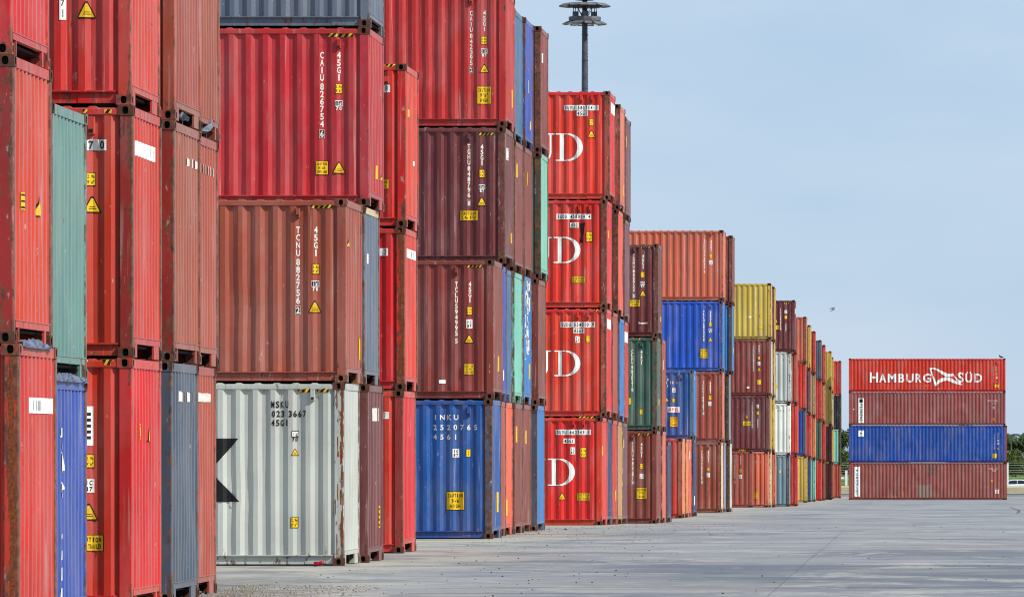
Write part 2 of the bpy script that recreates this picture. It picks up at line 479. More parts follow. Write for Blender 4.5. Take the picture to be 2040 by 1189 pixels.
def casting_mesh():   # front right casting, origin at its outer bottom corner
    mb = MB(); w, d, h = 0.178, 0.162, 0.118
    hole_plate(mb, (-w, -0.002, 0), (1, 0, 0), (0, 0, 1), w, h, w * 0.5, h * 0.5, 0.034, 0.044, (0, -1, 0))
    hole_plate(mb, (0.002, 0, 0), (0, 1, 0), (0, 0, 1), d, h, d * 0.55, h * 0.5, 0.036, 0.040, (1, 0, 0))
    mb.add([(-w, -0.002, 0), (0.002, -0.002, 0), (0.002, d, 0), (-w, d, 0)], [(3, 2, 1, 0)])
    mb.add([(-w, -0.002, h), (0.002, -0.002, h), (0.002, d, h), (-w, d, h)], [(0, 1, 2, 3)])
    mb.add([(-w, -0.002, 0), (-w, d, 0), (-w, d, h), (-w, -0.002, h)], [(3, 2, 1, 0)])
    mb.add([(-w, d, 0), (0.002, d, 0), (0.002, d, h), (-w, d, h)], [(3, 2, 1, 0)])
    return mb.mesh('corner_casting', (None, M_DARK))

def build_lib():
    lib = {'cast': casting_mesh()}
    for H in (HC, ST):
        lib['side', H] = [side_mesh(H, 11 + k) for k in range(4)]
        lib['end', H] = [end_mesh(H, 31 + k) for k in range(3)]
        mb = MB(); mb.cbox(-0.160, -0.006, 0.006, 0.118, 0.118, H - 0.118, 0.012)
        mb.box(-0.172, -0.158, 0.046, 0.07, 0.118, H - 0.118)
        lib['post', H] = mb.mesh('corner_post')
        mb = MB(); mb.box(-(CL - 0.178), -0.178, 0.004, 0.066, H - 0.108, H - 0.046)
        lib['toprail', H] = mb.mesh('top_side_rail')
        # roof sheet whose ribs show as scallops above the rail
        xs = []; x = -0.30
        while x > -(CL - 0.35):
            xs += [(x, 0), (x - 0.10, 0), (x - 0.135, 1), (x - 0.20, 1), (x - 0.235, 0)]; x -= 0.30
        xs = [(-0.178, 0)] + xs + [(-(CL - 0.178), 0)]
        vs = []
        for xx, k in xs:
            zt = H - 0.030 + 0.020 * k
            vs += [(xx, 0.010, H - 0.046), (xx, 0.016, zt), (xx, CW - 0.016, zt), (xx, CW - 0.010, H - 0.046)]
        fs = []
        for i in range(len(xs) - 1):
            a, b = 4 * i, 4 * i + 4
            for q in range(3): fs.append((b + q, a + q, a + q + 1, b + q + 1))
        lib['roof', H] = mesh('roof', vs, [f[::-1] for f in fs], [None])
        mb = MB(); mb.box(-0.062, -0.010, 0.163, CW - 0.163, H - 0.118, H - 0.014)
        lib['topend', H] = mb.mesh('top_end_rail')
    mb = MB(); mb.box(-(CL - 0.179), -0.179, 0.048, 0.085, 0.020, 0.148); mb.box(-(CL - 0.179), -0.179, 0.000, 0.085, 0.150, 0.166)
    mb.box(-0.62, -0.179, 0.038, 0.046, 0.024, 0.144)
    lib['botrail'] = mb.mesh('bottom_side_rail')
    for k_, legs in ((0, ((0.34, 0.39), (CW - 0.46, CW - 0.36))), (1, ((0.19, 0.40), (CW - 0.66, CW - 0.24)))):
        mb = MB(); mb.box(-0.066, -0.010, 0.163, CW - 0.163, 0.160, 0.226); mb.box(-0.075, -0.004, 0.119, CW - 0.119, 0.228, 0.240)
        for l0, l1 in legs: mb.box(-0.036, -0.012, l0, l1, 0.004, 0.159)
        lib['botend', k_] = mb.mesh('bottom_end_rail')
    mb = MB(); mb.box(-(CL - 0.1), -0.1, 0.09, CW - 0.09, 0.120, 0.1485)
    for k in range(18): mb.box(-(0.5 + k * 0.65 + 0.06), -(0.5 + k * 0.65), 0.10, CW - 0.10, 0.03, 0.119)
    lib['under'] = mb.mesh('underframe', (M_UNDER,))
    return lib
LIB = build_lib()

def mirrored(me, axis):
    m2 = me.copy()
    for v in m2.vertices:
        if axis == 'y': v.co.y = CW - v.co.y
        else: v.co.x = -CL - v.co.x
    m2.flip_normals()
    return m2
_mc = {}
def mir(me, axes):
    if not axes: return me
    k = (me.name, axes)
    if k not in _mc:
        m = me
        for a in axes: m = mirrored(m, a)
        m.name = me.name; _mc[k] = m
    return _mc[k]
def mircast(axes):
    k = ('cast', axes)
    if k not in _mc:
        m = LIB['cast'].copy()
        for v in m.vertices:
            if 'x' in axes: v.co.x = -v.co.x
            if 'y' in axes: v.co.y = -v.co.y
        if len(axes) == 1: m.flip_normals()
        _mc[k] = m
    return _mc[k]

LEVEL = ['bottom', 'second', 'third', 'fourth']
GROUP = 'forty foot containers stacked along the yard'
ALL = {}
def container(key, label, color, d, X, z, H=HC, rust=0.2, postrust=0.5, end=None, post=None, cast=CAST_A, toprail=None, tilt=0.0, ecolor=None, gloss=0.6, near=True):
    R = random.Random(key)
    t = empty('shipping_container', (X, d, z)); t.rotation_euler = (tilt, 0, 0)
    tag(t, label, 'shipping container', GROUP)
    wall = paint(color, rust, gloss); ew = paint(ecolor or color, rust, gloss); pm = paint(post or color, postrust, 0.4, min(1.0, 0.25 + postrust)); rl = paint(toprail or color, min(1, rust + 0.15), 0.5)
    sv = LIB['side', H][R.randrange(4)]; ev = LIB['end', H][R.randrange(3)]
    link('side_wall', sv, t, [wall]); link('side_wall', mir(sv, 'y'), t, [wall])
    link('end_wall', ev, t, [ew]); link('end_wall', mir(ev, 'x'), t, [ew])
    link('roof', LIB['roof', H], t, [rl])
    for a in ('', 'x', 'y', 'xy'):
        link('corner_post', mir(LIB['post', H], a), t, [pm])
    crp = paint(post or color, min(1.0, 0.55 + postrust * 0.5), 0.2)
    if near:
        for a in ('', 'x', 'y', 'xy'):
            px_ = -CL if 'x' in a else 0.0; py_ = CW if 'y' in a else 0.0
            cm = cast if R.random() < 0.35 else R.choice([CAST_A, CAST_B, crp, crp, crp])
            link('corner_casting', mircast(a), t, [cm], (px_, py_, 0)); link('corner_casting', mircast(a), t, [cm], (px_, py_, H - 0.118))
    else:
        for a in ('', 'x'):
            px_ = -CL if 'x' in a else 0.0
            link('corner_casting', mircast(a), t, [cast], (px_, 0, 0)); link('corner_casting', mircast(a), t, [cast], (px_, 0, H - 0.118))
            ay = a + 'y'
            link('corner_casting', mircast(ay), t, [cast], (px_, CW, 0)); link('corner_casting', mircast(ay), t, [cast], (px_, CW, H - 0.118))
    for a in ('', 'y'):
        link('top_side_rail', mir(LIB['toprail', H], a), t, [rl]); link('bottom_side_rail', mir(LIB['botrail'], a), t, [rl])
    be = LIB['botend', R.randrange(2)]
    erl = paint(toprail or ecolor or color, min(1, rust + 0.15), 0.5)
    for a in ('', 'x'):
        link('top_end_rail', mir(LIB['topend', H], a), t, [erl]); link('bottom_end_rail', mir(be, a), t, [paint(ecolor or color, min(1, rust + 0.15), 0.5)])
    link('underframe', LIB['under'], t)
    ALL[key] = dict(o=t, d=d, X=X, z=z, H=H, s=FPX / d, color=color)
    return ALL[key]

# ------------------------------------------------------------------ decals
_gl = {}
def glyph(ch):
    if ch in _gl: return _gl[ch]
    cu = bpy.data.curves.new('t', 'FONT'); cu.body = ch; cu.size = 1.0; cu.offset = 0.028; cu.resolution_u = 3
    ob = bpy.data.objects.new('t', cu)
    me = bpy.data.meshes.new_from_object(ob)
    vs = [(v.co.x, v.co.y) for v in me.vertices]; fs = [tuple(p.vertices) for p in me.polygons]
    bpy.data.objects.remove(ob); bpy.data.curves.remove(cu); bpy.data.meshes.remove(me)
    _gl[ch] = (vs, fs); return _gl[ch]
_h = [v[1] for v in glyph('H')[0]]; CAP0, CAPH = min(_h), max(_h) - min(_h)

class Decal:
    def __init__(s): s.v = []; s.f = []; s.m = []; s.l = []
    def poly(s, pts, mat, lay=0):
        b = len(s.v); s.v += [tuple(p) for p in pts]; s.f.append(tuple(range(b, b + len(pts)))); s.m.append(DKEYS.index(mat)); s.l.append(lay)
    def rect(s, cx, cz, w, h, mat, lay=0):
        s.poly([(cx - w / 2, cz - h / 2), (cx + w / 2, cz - h / 2), (cx + w / 2, cz + h / 2), (cx - w / 2, cz + h / 2)], mat, lay)
    def strip(s, a, b, mat, lay=0):
        for i in range(len(a) - 1): s.poly([a[i], a[i + 1], b[i + 1], b[i]], mat, lay)
    def char(s, ch, cx, cz, h, w, mat, lay=2, rot=0):
        if ch == ' ': return
        vs, fs = glyph(ch)
        x0 = min(v[0] for v in vs); x1 = max(v[0] for v in vs)
        full = max(x1 - x0, 0.40) / CAPH * h
        k = min(1.0, w / full) if w else 1.0
        b = len(s.v)
        for x, y in vs:
            u = (x - (x0 + x1) / 2) / CAPH * h * k; q = (y - CAP0) / CAPH * h - h / 2
            if rot: u, q = q, -u
            s.v.append((cx + u, cz + q))
        for f in fs: s.f.append(tuple(b + i for i in f)); s.m.append(DKEYS.index(mat)); s.l.append(lay)
    def text(s, t, cx, cz, h, pitch, mat, lay=2, vertical=False, cw=None):
        n = len(t); cw = cw or (h * 0.56 if vertical else pitch * 0.70)
        for i, ch in enumerate(t):
            if vertical: s.char(ch, cx, cz - pitch * i, h, cw, mat, lay)
            else: s.char(ch, cx + pitch * (i - (n - 1) / 2), cz, h, cw, mat, lay)
    def build(s, name, ct, face='front'):
        bm = bmesh.new(); lay = bm.faces.layers.int.new('lay')
        vv = [bm.verts.new((x, 0, z)) for x, z in s.v]
        for f, m, l in zip(s.f, s.m, s.l):
            try: fc = bm.faces.new([vv[i] for i in f])
            except ValueError: continue
            fc.material_index = m; fc[lay] = l
        bmesh.ops.triangulate(bm, faces=bm.faces[:])
        xs = [v.co.x for v in bm.verts]
        if face == 'front':
            for q in sfolds(min(xs), max(xs)):
                bmesh.ops.bisect_plane(bm, geom=bm.verts[:] + bm.edges[:] + bm.faces[:], plane_co=(q, 0, 0), plane_no=(1, 0, 0))
            pf = lambda x: sprof(x)
        else:
            for q in efolds(min(xs), max(xs)):
                bmesh.ops.bisect_plane(bm, geom=bm.verts[:] + bm.edges[:] + bm.faces[:], plane_co=(q, 0, 0), plane_no=(1, 0, 0))
            pf = lambda x: -eprof(x)
        vl = {}
        for f in bm.faces:
            for v in f.verts: vl[v] = f[lay]
        for f in bm.faces:
            f.normal_update()
            if f.normal.y > 0: f.normal_flip()
        for v in bm.verts:
            off = 0.007 + 0.003 * vl.get(v, 0)
            if face == 'front': v.co.y = pf(v.co.x) - off
            else:
                y = v.co.x; v.co.x = -pf(y) + off; v.co.y = y
        me = bpy.data.meshes.new(name)
        bm.to_mesh(me); bm.free()
        for k in DKEYS: me.materials.append(DM[k])
        o = bpy.data.objects.new(name, me); C.objects.link(o); o.parent = ct['o']
        return o

def loc(ct, px, py):
    return ((px - VX) / ct['s'] - ct['X'], (VY - py) / ct['s'] - ct['z'])
def P(ct, pts): return [loc(ct, *p) for p in pts]

def d_triangle(ct, px, py, w):        # centre of the base line, width in photo pixels
    D = Decal(); x, z = loc(ct, px, py); w = w / ct['s']; h = w * 0.92
    def tri(k, zo, mat, l):
        D.poly([(x - w / 2 * k, z + zo), (x + w / 2 * k, z + zo), (x + w * .06 * k, z + zo + h * k * 0.97), (x - w * .06 * k, z + zo + h * k * 0.97)], mat, l)
    tri(1.0, 0, 'k', 0); tri(0.80, h * 0.07, 'y', 1)
    D.rect(x + w * 0.02, z + h * 0.36, w * 0.30, h * 0.035, 'k', 2); D.rect(x + w * 0.03, z + h * 0.24, w * 0.38, h * 0.035, 'k', 2)
    return D.build('warning_triangle', ct)
def d_height(ct, px, py, w=14, h=20, t=('2.9m', "9'6\"")):
    D = Decal(); x, z = loc(ct, px, py); k = 1 / ct['s']; w *= k; h *= k
    D.rect(x, z, w, h, 'k', 0); D.rect(x, z, w * 0.86, h * 0.90, 'y', 1)
    D.text(t[0], x, z + h * 0.20, h * 0.27, w * 0.2, 'k'); D.text(t[1], x, z - h * 0.22, h * 0.27, w * 0.2, 'k')
    return D.build('height_sticker', ct)
def d_ic(ct, px, py, w=15, h=20, num='70', mat='w', dk='k'):
    D = Decal(); x, z = loc(ct, px, py); k = 1 / ct['s']; w *= k; h *= k
    D.rect(x, z + h * 0.22, w, h * 0.56, mat, 0)
    D.rect(x - w * 0.24, z + h * 0.22, w * 0.38, h * 0.42, dk, 1); D.rect(x + w * 0.22, z + h * 0.22, w * 0.42, h * 0.42, dk, 1)
    D.text('i', x - w * 0.24, z + h * 0.22, h * 0.34, w * 0.2, mat); D.text('c', x + w * 0.22, z + h * 0.22, h * 0.42, w * 0.40, mat)
    D.text(num, x, z - h * 0.26, h * 0.34, w * 0.42, mat if mat != 'k' else 'k')
    return D.build('railway_mark', ct)
def d_whitebox(ct, px, py, w, h, lines=('IC', '87')):
    D = Decal(); x, z = loc(ct, px, py); k = 1 / ct['s']; w *= k; h *= k
    D.rect(x, z, w, h, 'w', 0)
    for i, t in enumerate(lines): D.text(t, x, z + h * (0.22 - 0.46 * i), h * 0.34, w * 0.38, 'k')
    return D.build('railway_mark', ct)
def d_caution(ct, px, py, w, h, lines):
    D = Decal(); x, z = loc(ct, px, py); k = 1 / ct['s']; w *= k; h *= k
    D.rect(x, z, w * 1.05, h * 1.06, 'k', 0); D.rect(x, z, w, h, 'y', 1)
    n = len(lines)
    for i, t in enumerate(lines):
        D.text(t, x, z + h * ((n - 1) / 2 - i) * 0.9 / n, h * 0.62 / n, w * 0.88 / max(6, len(t)), 'k')
    return D.build('caution_sign', ct)
def d_vtext(ct, t, px, py, h, pitch, box=None, mat='l'):   # px,py: centre of the first letter
    D = Decal(); x, z = loc(ct, px, py); k = 1 / ct['s']
    if box is None: D.text(t, x, z, h * k, pitch * k, mat, 0, True)
    else:
        D.text(t[:-1], x, z, h * k, pitch * k, mat, 0, True)
        bx, bz = loc(ct, px, box)
        D.rect(bx, bz, h * 0.72 * k, h * 1.3 * k, mat, 0); D.rect(bx, bz, h * 0.60 * k, h * 1.16 * k, 'g' if ct['color'] in ('msk',) else 'k', 1)
        D.char(t[-1], bx, bz, h * k * 0.95, h * 0.5 * k, mat, 2)
    return D.build('lettering', ct)
def d_htext(ct, t, px, py, h, pitch, mat='l', plate=None, name='lettering'):
    D = Decal(); x, z = loc(ct, px, py); k = 1 / ct['s']
    if plate: D.rect(x, z, plate[0] * k, plate[1] * k, 'w', 0)
    D.text(t, x, z, h * k, pitch * k, mat, 2 if plate else 0)
    return D.build(name, ct)
def d_stripes(ct, x0, x1, y0, y1, n=4):
    D = Decal()
    a = loc(ct, x0, y1); b = loc(ct, x1, y0)
    D.poly([(a[0], a[1]), (b[0], a[1]), (b[0], b[1]), (a[0], b[1])], 'k', 0)
    w = (b[0] - a[0]) / n; h = b[1] - a[1]
    for i in range(n):
        q = a[0] + i * w
        D.poly([(q + w * .02, a[1]), (q + w * 0.46, a[1]), (min(q + w * 0.92, b[0]), b[1]), (q + w * 0.46, b[1])], 'y', 1)
    return D.build('hazard_stripes', ct)
def d_rect(ct, px, py, w, h, mat='w', name='sticker', marks=0):
    D = Decal(); x, z = loc(ct, px, py); k = 1 / ct['s']; D.rect(x, z, w * k, h * k, mat, 0)
    for i in range(marks): D.rect(x, z + h * k * (0.3 - 0.6 * i / max(1, marks - 1)), w * k * 0.6, h * k * 0.08, 'k', 1)
    return D.build(name, ct)
def bracket(ct, px, py, w=8, h=18):
    x, z = loc(ct, px, py); k = 1 / ct['s']; w *= k; h *= k
    mb = MB(); mb.cbox(x - w / 2, x + w / 2, -0.035, 0.05, z - h / 2, z + h / 2, 0.006); mb.box(x - w * .3, x + w * .3, -0.041, -0.0355, z - h * .42, z - h * .22, 1)
    me = mb.mesh('lashing_bracket', (None, M_DARK)); o = link('lashing_bracket', me, ct['o'], [paint(ct['color'], 0.3, 0.4)])
    return o
# marks on the end wall: y0..y1 local metres across, z0..z1 local metres up
def e_rect(ct, y, z, w, h, mat, name='sticker', ticks=0, tmat='k', vt=0):
    D = Decal(); D.rect(y, z, w, h, mat, 0)
    for i in range(ticks): D.rect(y - w * 0.38 + w * 0.76 * i / max(1, ticks - 1), z, w * 0.022, h * 0.62, 'g', 1)
    for i in range(vt): D.rect(y, z - h * 0.36 + h * 0.72 * i / max(1, vt - 1), w * 0.5, h * 0.10, tmat, 1)
    return D.build(name, ct, 'end')
def e_ticks(ct, y0, y1, z0, z1, n, mat='l', seed=1):
    R = random.Random(seed); D = Decal()
    for i in range(n):
        a = y0 + (y1 - y0) * i / n; w = (y1 - y0) / n * R.uniform(0.35, 0.6)
        D.poly([(a, z0), (a + w, z0 + R.uniform(0, .02)), (a + w, z1 - R.uniform(0, .03)), (a, z1)], mat, 0)
    return D.build('lettering', ct, 'end')
def e_tri(ct, y, z, w):
    D = Decal(); D.poly([(y - w / 2, z), (y + w / 2, z), (y, z + w)], 'k', 0); D.poly([(y - w * .38, z + w * .06), (y + w * .38, z + w * .06), (y, z + w * .84)], 'y', 1)
    return D.build('warning_triangle', ct, 'end')

# ------------------------------------------------------------------ the stacks
LV = ['bottom', 'second', 'third', 'top']
def row(block, rn, d, items, z=None, near=True, tilt=0.0):
    """items bottom-up: (color, X, label, dict)"""
    z0 = gz(d + 1.2) if z is None else z
    h = 0.0
    for lv, it in enumerate(items):
        H = ST if (it and it[3].get('H') == ST) else HC
        if it:
            kw = dict(it[3]); kw.pop('H', None)
            container('%s%d_%d' % (block, rn, lv), it[2], it[0], d - h * math.sin(tilt), -it[1], z0 + h * math.cos(tilt), H=H, near=near, tilt=tilt, **kw)
        h += H + 0.003
T1 = 0.0040
F1 = -0.0
row('F', 1, 57.0, [
    ('red', 9.39, 'nearest red container at bottom left, its corner post flaking to pale metal', dict(rust=.15, postrust=.85, cast=CAST_C)),
    ('red', 9.44, 'red container second up at the left edge, dark upper post, small yellow end sticker', dict(rust=.2, postrust=.55, post='darkred')),
    ('red', 9.465, 'red container at the top left corner, cut by the picture frame', dict(rust=.2, postrust=.35))], tilt=T1)
row('F', 2, 59.6, [
    ('indigo', 9.47, 'blue bottom container with broken white lettering between two red ones', dict(H=ST, rust=.15, ecolor='indigo')),
    ('seafoam', 9.47, 'grey green container end standing on the blue bottom one at left', dict(rust=.2))], tilt=T1)
row('A', 1, 65.2, [
    ('redb', 9.44, 'bright red bottom container with striped top edge, right of the blue one', dict(rust=.1, postrust=.25, post='redb')),
    ('red', 9.43, 'red container, second up, with 7 0 plate and white label on its end', dict(rust=.2, postrust=.6, post='darkred')),
    ('red', 9.45, 'red container with a cropped yellow triangle high above the grey green one', dict(rust=.15, postrust=.35))], tilt=T1)
row('A', 2, 68.15, [
    ('slated', 9.39, 'slate blue bottom container with ribbed end between red and brown ones', dict(rust=.2, postrust=.4)),
    ('brown', 9.36, 'brown red container above the slate blue one, small broken white letters', dict(rust=.2, postrust=.6, post='darkred')),
    ('brown', 9.35, 'brown container, third up over the slate one, a pigeon beneath its end', dict(rust=.15, postrust=.3, ecolor='brown', post='redbrown'))], tilt=T1)
row('A', 3, 70.7, [
    ('redbrown', 9.50, 'faded brown red bottom container end touching the grey MSKU side', dict(rust=.15)),
    ('redbrown', 9.47, 'brown red container end, second up, with white letter patches under a pigeon', dict(rust=.15)),
    ('brown', 9.45, 'tan brown container end at top, just left of the CAIU 826754 side', dict(rust=.12))], tilt=T1)
row('B', 1, 89.7, [
    ('msk', 9.64, 'light grey container lettered MSKU 023 3667 standing on the ground', dict(rust=.12, postrust=.55, cast=CAST_A)),
    ('brown', 9.60, 'brown container lettered TCNU 882756 on top of the light grey one', dict(rust=.12, postrust=.25, cast=CAST_C))], tilt=T1)
row('B', 2, 92.2, [
    ('wine', 9.51, 'dark wine bottom container end right beside the grey MSKU one', dict(rust=.15, postrust=.3)),
    ('slate', 9.57, 'grey steel container end between the TCNU container and the bright red stack', dict(rust=.2, toprail='cream')),
    ('crimson', 9.50, 'crimson container lettered CAIU 826754 with caution square and triangle', dict(rust=.1, postrust=.3, ecolor='crimson')),
    ('slate', 9.49, 'blue grey container at the top edge above the crimson CAIU 826754', dict(rust=.15, postrust=.4))], tilt=T1)
row('C', 1, 100.9, [
    ('redb', 9.79, 'bright red bottom container between the wine end and the blue NKU one', dict(rust=.15, postrust=.45, post='darkred')),
    ('redb', 9.76, 'bright red middle container of three, rust eaten post, white end label', dict(rust=.15, postrust=.85)),
    ('redb', 9.74, 'bright red topmost of the free standing three, below the red CAIU 842395', dict(rust=.15, postrust=.45))], tilt=T1)
row('D', 1, 117.8, [
    ('blue', 9.58, 'blue bottom container with CAUTION 9-6 HIGH sign and flaked white numbers', dict(rust=.25, postrust=.85, post='slated')),
    ('maroon', 9.55, 'brown container lettered TCLU 594995 5 on the blue bottom one', dict(rust=.1, postrust=.3))], tilt=0.003)
row('D', 2, 120.3, [
    ('redbrown', 9.68, 'narrow brown red end on the ground directly right of the blue NKU container', dict(rust=.25)),
    ('indigo', 9.66, 'violet blue container end just right of the TCLU 594995 one', dict(rust=.15)),
    ('wine', 9.51, 'wine container lettered TGHU 848796 with long yellow CAUTION plate', dict(rust=.2, postrust=.8)),
    ('crimson', 9.49, 'red container lettered CAIU 842395 with CAUTION 9 6 HIGH square, top row', dict(rust=.1, postrust=.3))], tilt=0.003)
row('D', 3, 122.8, [
    ('orangered', 9.73, 'bright orange red narrow end on the ground, scratched, beneath the steel blue one', dict(rust=.3)),
    ('steel', 9.745, 'steel blue narrow end between violet blue and mint green ends', dict(rust=.2))], tilt=0.003)
row('D', 4, 125.3, [
    ('maroon', 9.69, 'brown bottom end with a thin yellow strip, under the mint green end', dict(rust=.15)),
    ('mint', 9.70, 'pale mint green container end, second up, left of the scribbled blue end', dict(rust=.2)),
    ('maroon', 9.68, 'brown end with yellow strip, third up, over the mint green end', dict(rust=.15)),
    ('steel', 9.69, 'dull steel blue end at top, right of the red CAIU 842395', dict(rust=.15))], tilt=0.003)
row('D', 5, 127.8, [
    ('maroon', 9.69, 'plum brown bottom end beneath the scribbled blue end', dict(rust=.15)),
    ('skyblue', 9.68, 'blue container end covered in white peeling scribbles, second up', dict(rust=.2)),
    ('maroon', 9.66, 'brown end above the scribbled blue one, left of the dark green post', dict(rust=.15)),
    ('indigo', 9.64, 'bright violet blue end in the top row, left of the rusty brown post', dict(rust=.15))], tilt=0.003)
row('D', 6, 130.4, [
    ('skyblue', 9.57, 'blue bottom end with dark post, touching the lowest SUD container', dict(rust=.15, postrust=.5, post='slated')),  # slate post colour paints in the shade of the unlit front
    ('maroon', 9.54, 'brown end with broad brown post, second up, beside the SUD letters', dict(rust=.15, postrust=.4)),
    ('mint', 9.485, 'mint end with rotten dark green post, third up, beside the SUD letters', dict(rust=.25, postrust=.9, post='greend')),  # post rust is real; its dark green paints in the unlit front's shade
    ('maroon', 9.485, 'plum brown end with rust eaten post, last of its top row', dict(rust=.15, postrust=.9))], tilt=0.003)
row('E', 1, 151.5, [
    ('hsred', 9.39, 'red container numbered SUDU 662143 on the ground with cut off white D', dict(rust=.1, postrust=.3)),
    ('hsred', 9.27, 'red container numbered SUDU 554010, second of the SUD stack', dict(rust=.12, postrust=.75, post='redbrown')),
    ('hsred', 9.26, 'red container numbered SUDU 458054 with dark burnt stain, third of its stack', dict(rust=.12, postrust=.85, post='maroon')),
    ('hsred', 9.18, 'red container numbered SUDU 581714, top of the SUD stack', dict(rust=.1, postrust=.6, post='redbrown'))])
row('E', 2, 154.0, [
    ('navy', 9.41, 'dark blue grey bottom end behind the SUDU 662143 container', dict(rust=.15)),
    ('redbrown', 9.25, 'red brown end behind the SUDU 554010 container, second up', dict(rust=.25))])
row('E', 3, 156.5, [
    ('red', 9.41, 'red bottom end between the dark blue and the beige narrow ends', dict(rust=.2)),
    ('redbrown', 9.42, 'red brown end, second up, squeezed in left of the narrow blue end', dict(rust=.2)),
    ('orangered', 9.25, 'salmon red end with rusty post behind the SUDU 458054 container', dict(rust=.15, postrust=.85, post='maroon')),
    ('salmon', 9.20, 'salmon end with rusty post behind the topmost SUD container', dict(rust=.15, postrust=.7, post='redbrown'))])
row('E', 4, 159.0, [
    ('beige', 9.41, 'sandy beige narrow end on the ground behind the SUD stack', dict(rust=.25)),
    ('skyblue', 9.36, 'narrow blue end, second up, behind the SUD stack', dict(rust=.15))])
row('E', 5, 161.5, [
    ('purple', 9.42, 'plum bottom end, last behind the SUD stack', dict(rust=.15)),
    ('red', 9.39, 'red end with white label, second up, last behind the SUD stack', dict(rust=.15)),
    ('purple', 9.36, 'plum end, third up, last behind the SUD stack', dict(rust=.15)),
    ('purple', 9.33, 'plum end at the very top and back of the SUD stack', dict(rust=.15))])
row('G', 1, 176.5, [
    ('maroon', 9.24, 'brown container with large yellow square sign, under the dark green one', dict(rust=.15, postrust=.3)),
    ('green', 9.23, 'dark green container, middle of the three right of the SUD stack', dict(rust=.2, postrust=.8)),
    ('wine', 9.19, 'wine container with yellow plate and white smear on top of the green one', dict(rust=.15, postrust=.7))])
row('G', 2, 179.0, [
    ('salmon', 9.19, 'salmon bottom end beside the brown one under the green container', dict(rust=.3, ecolor='salmon')),
    ('redbrown', 9.20, 'brown red end with white tag right of the dark green container', dict(rust=.15))])
row('G', 3, 181.5, [('navy', 9.15, 'low navy blue container end on the ground left of the orange ones', dict(H=ST, rust=.1))])
row('I', 1, 205.5, [('red', 9.83, 'red container on the ground under the blue one with the PIL sign', dict(rust=.25, postrust=.45, post='redbrown', ecolor='tan'))])
row('I', 2, 208.0, [('tan', 9.81, 'orange tan end on the ground, middle of three low ones under PIL', dict(rust=.25))])
row('I', 3, 210.5, [('orangered', 9.83, 'orange red end with white tag, last of the three low ones', dict(rust=.15))])
row('I', 4, 213.0, [
    ('navy', 9.76, 'navy bottom end with white ticks beneath the blue PIL container', dict(rust=.1)),
    ('blue', 9.76, 'blue container with white PIL sign and yellow caution square', dict(H=ST, rust=.15, postrust=.4, post='steel', ecolor='skyblue'))])
row('H', 1, 233.0, [
    ('brown', 9.55, 'brown bottom container with cream end, right of the navy end', dict(rust=.2, postrust=.6, ecolor='cream')),
    ('brown', 9.50, 'brown container beneath the royal blue one, numbers down its side', dict(rust=.15, postrust=.5, ecolor='salmon')),  # salmon end colour paints glare onto the brown container's end
    ('royal', 9.49, 'royal blue container with yellow square between two brown ones', dict(rust=.1, postrust=.6, ecolor='skyblue')),
    ('orange', 9.46, 'orange brown container topping the stack with the royal blue one', dict(rust=.12, postrust=.4, ecolor='salmon'))])
row('H', 2, 235.5, [('lavender', 9.54, 'lavender grey bottom end right of the cream end', dict(rust=.1))])
row('H', 3, 238.0, [
    ('pale', 9.39, 'pale grey bottom end with black green post left of the salmon containers', dict(rust=.2, postrust=.9, post='greend')),
    ('bluegrey', 9.43, 'light blue end with dark green post under the second blue end', dict(rust=.2, postrust=.85, post='greend')),
    ('skyblue', 9.30, 'blue end with dark post behind the royal blue container', dict(rust=.15, postrust=.6, post='slated')),
    ('maroon', 9.28, 'brown end with dark post behind the orange brown top container', dict(rust=.15, postrust=.7))])
row('J', 1, 291.0, [('brown', 10.33, 'brown red bottom container set back left of the salmon one', dict(rust=.15, postrust=.2))], near=False)
row('J', 2, 293.5, [
    ('salmon', 9.62, 'salmon bottom container with yellow square, below the maroon ones', dict(rust=.15, postrust=.3)),
    ('wine', 9.56, 'wine container with yellow triangle and plate over the salmon one', dict(rust=.12, postrust=.5)),
    ('maroon', 9.53, 'maroon container directly beneath the big yellow one', dict(rust=.12, postrust=.4)),
    ('yellow', 9.46, 'large mustard yellow container topping the stack over two maroon ones', dict(rust=.2, postrust=.5))], near=False)
row('J', 3, 296.0, [
    ('cream', 9.56, 'cream yellow bottom end right beside the salmon container', dict(rust=.15)),
    ('yellow', 9.56, 'yellow end right beside the wine container with the triangle', dict(rust=.15)),
    ('pale', 9.52, 'pale green grey end beside the maroon container', dict(rust=.2))], near=False)
row('J', 4, 298.5, [
    ('salmon', 9.40, 'salmon red bottom end, last of the group with the mustard container', dict(rust=.15)),
    ('yellow', 9.48, 'second yellow end from the wine container, left of the white one', dict(rust=.15)),
    ('yellow', 9.45, 'yellow end just left of the pale grey container, third up', dict(rust=.2)),
    ('yellow', 9.43, 'yellow end directly behind the mustard top container', dict(rust=.2, postrust=.7, post='brown'))], near=False)
row('K', 1, 319.0, [
    ('bluegrey', 9.24, 'blue grey bottom container under the white one', dict(rust=.2, postrust=.8, post='slated')),
    ('white', 9.21, 'clean white container, second up, between yellow end and red one', dict(rust=.05, postrust=.35)),
    ('pale', 9.18, 'pale grey streaked container on top of the white one', dict(rust=.3, postrust=.5)),
    ('wine', 8.93, 'wine container topping the stack with the white one', dict(rust=.1, postrust=.2))], near=False)
row('K', 2, 321.5, [
    ('red', 8.88, 'red bottom container right of the blue grey one', dict(rust=.2, postrust=.4)),
    ('red', 8.86, 'red container right of the white one, second up', dict(rust=.15, postrust=.2)),
    ('redbrown', 8.90, 'brown red container right of the pale grey one', dict(rust=.15, postrust=.3))], near=False)
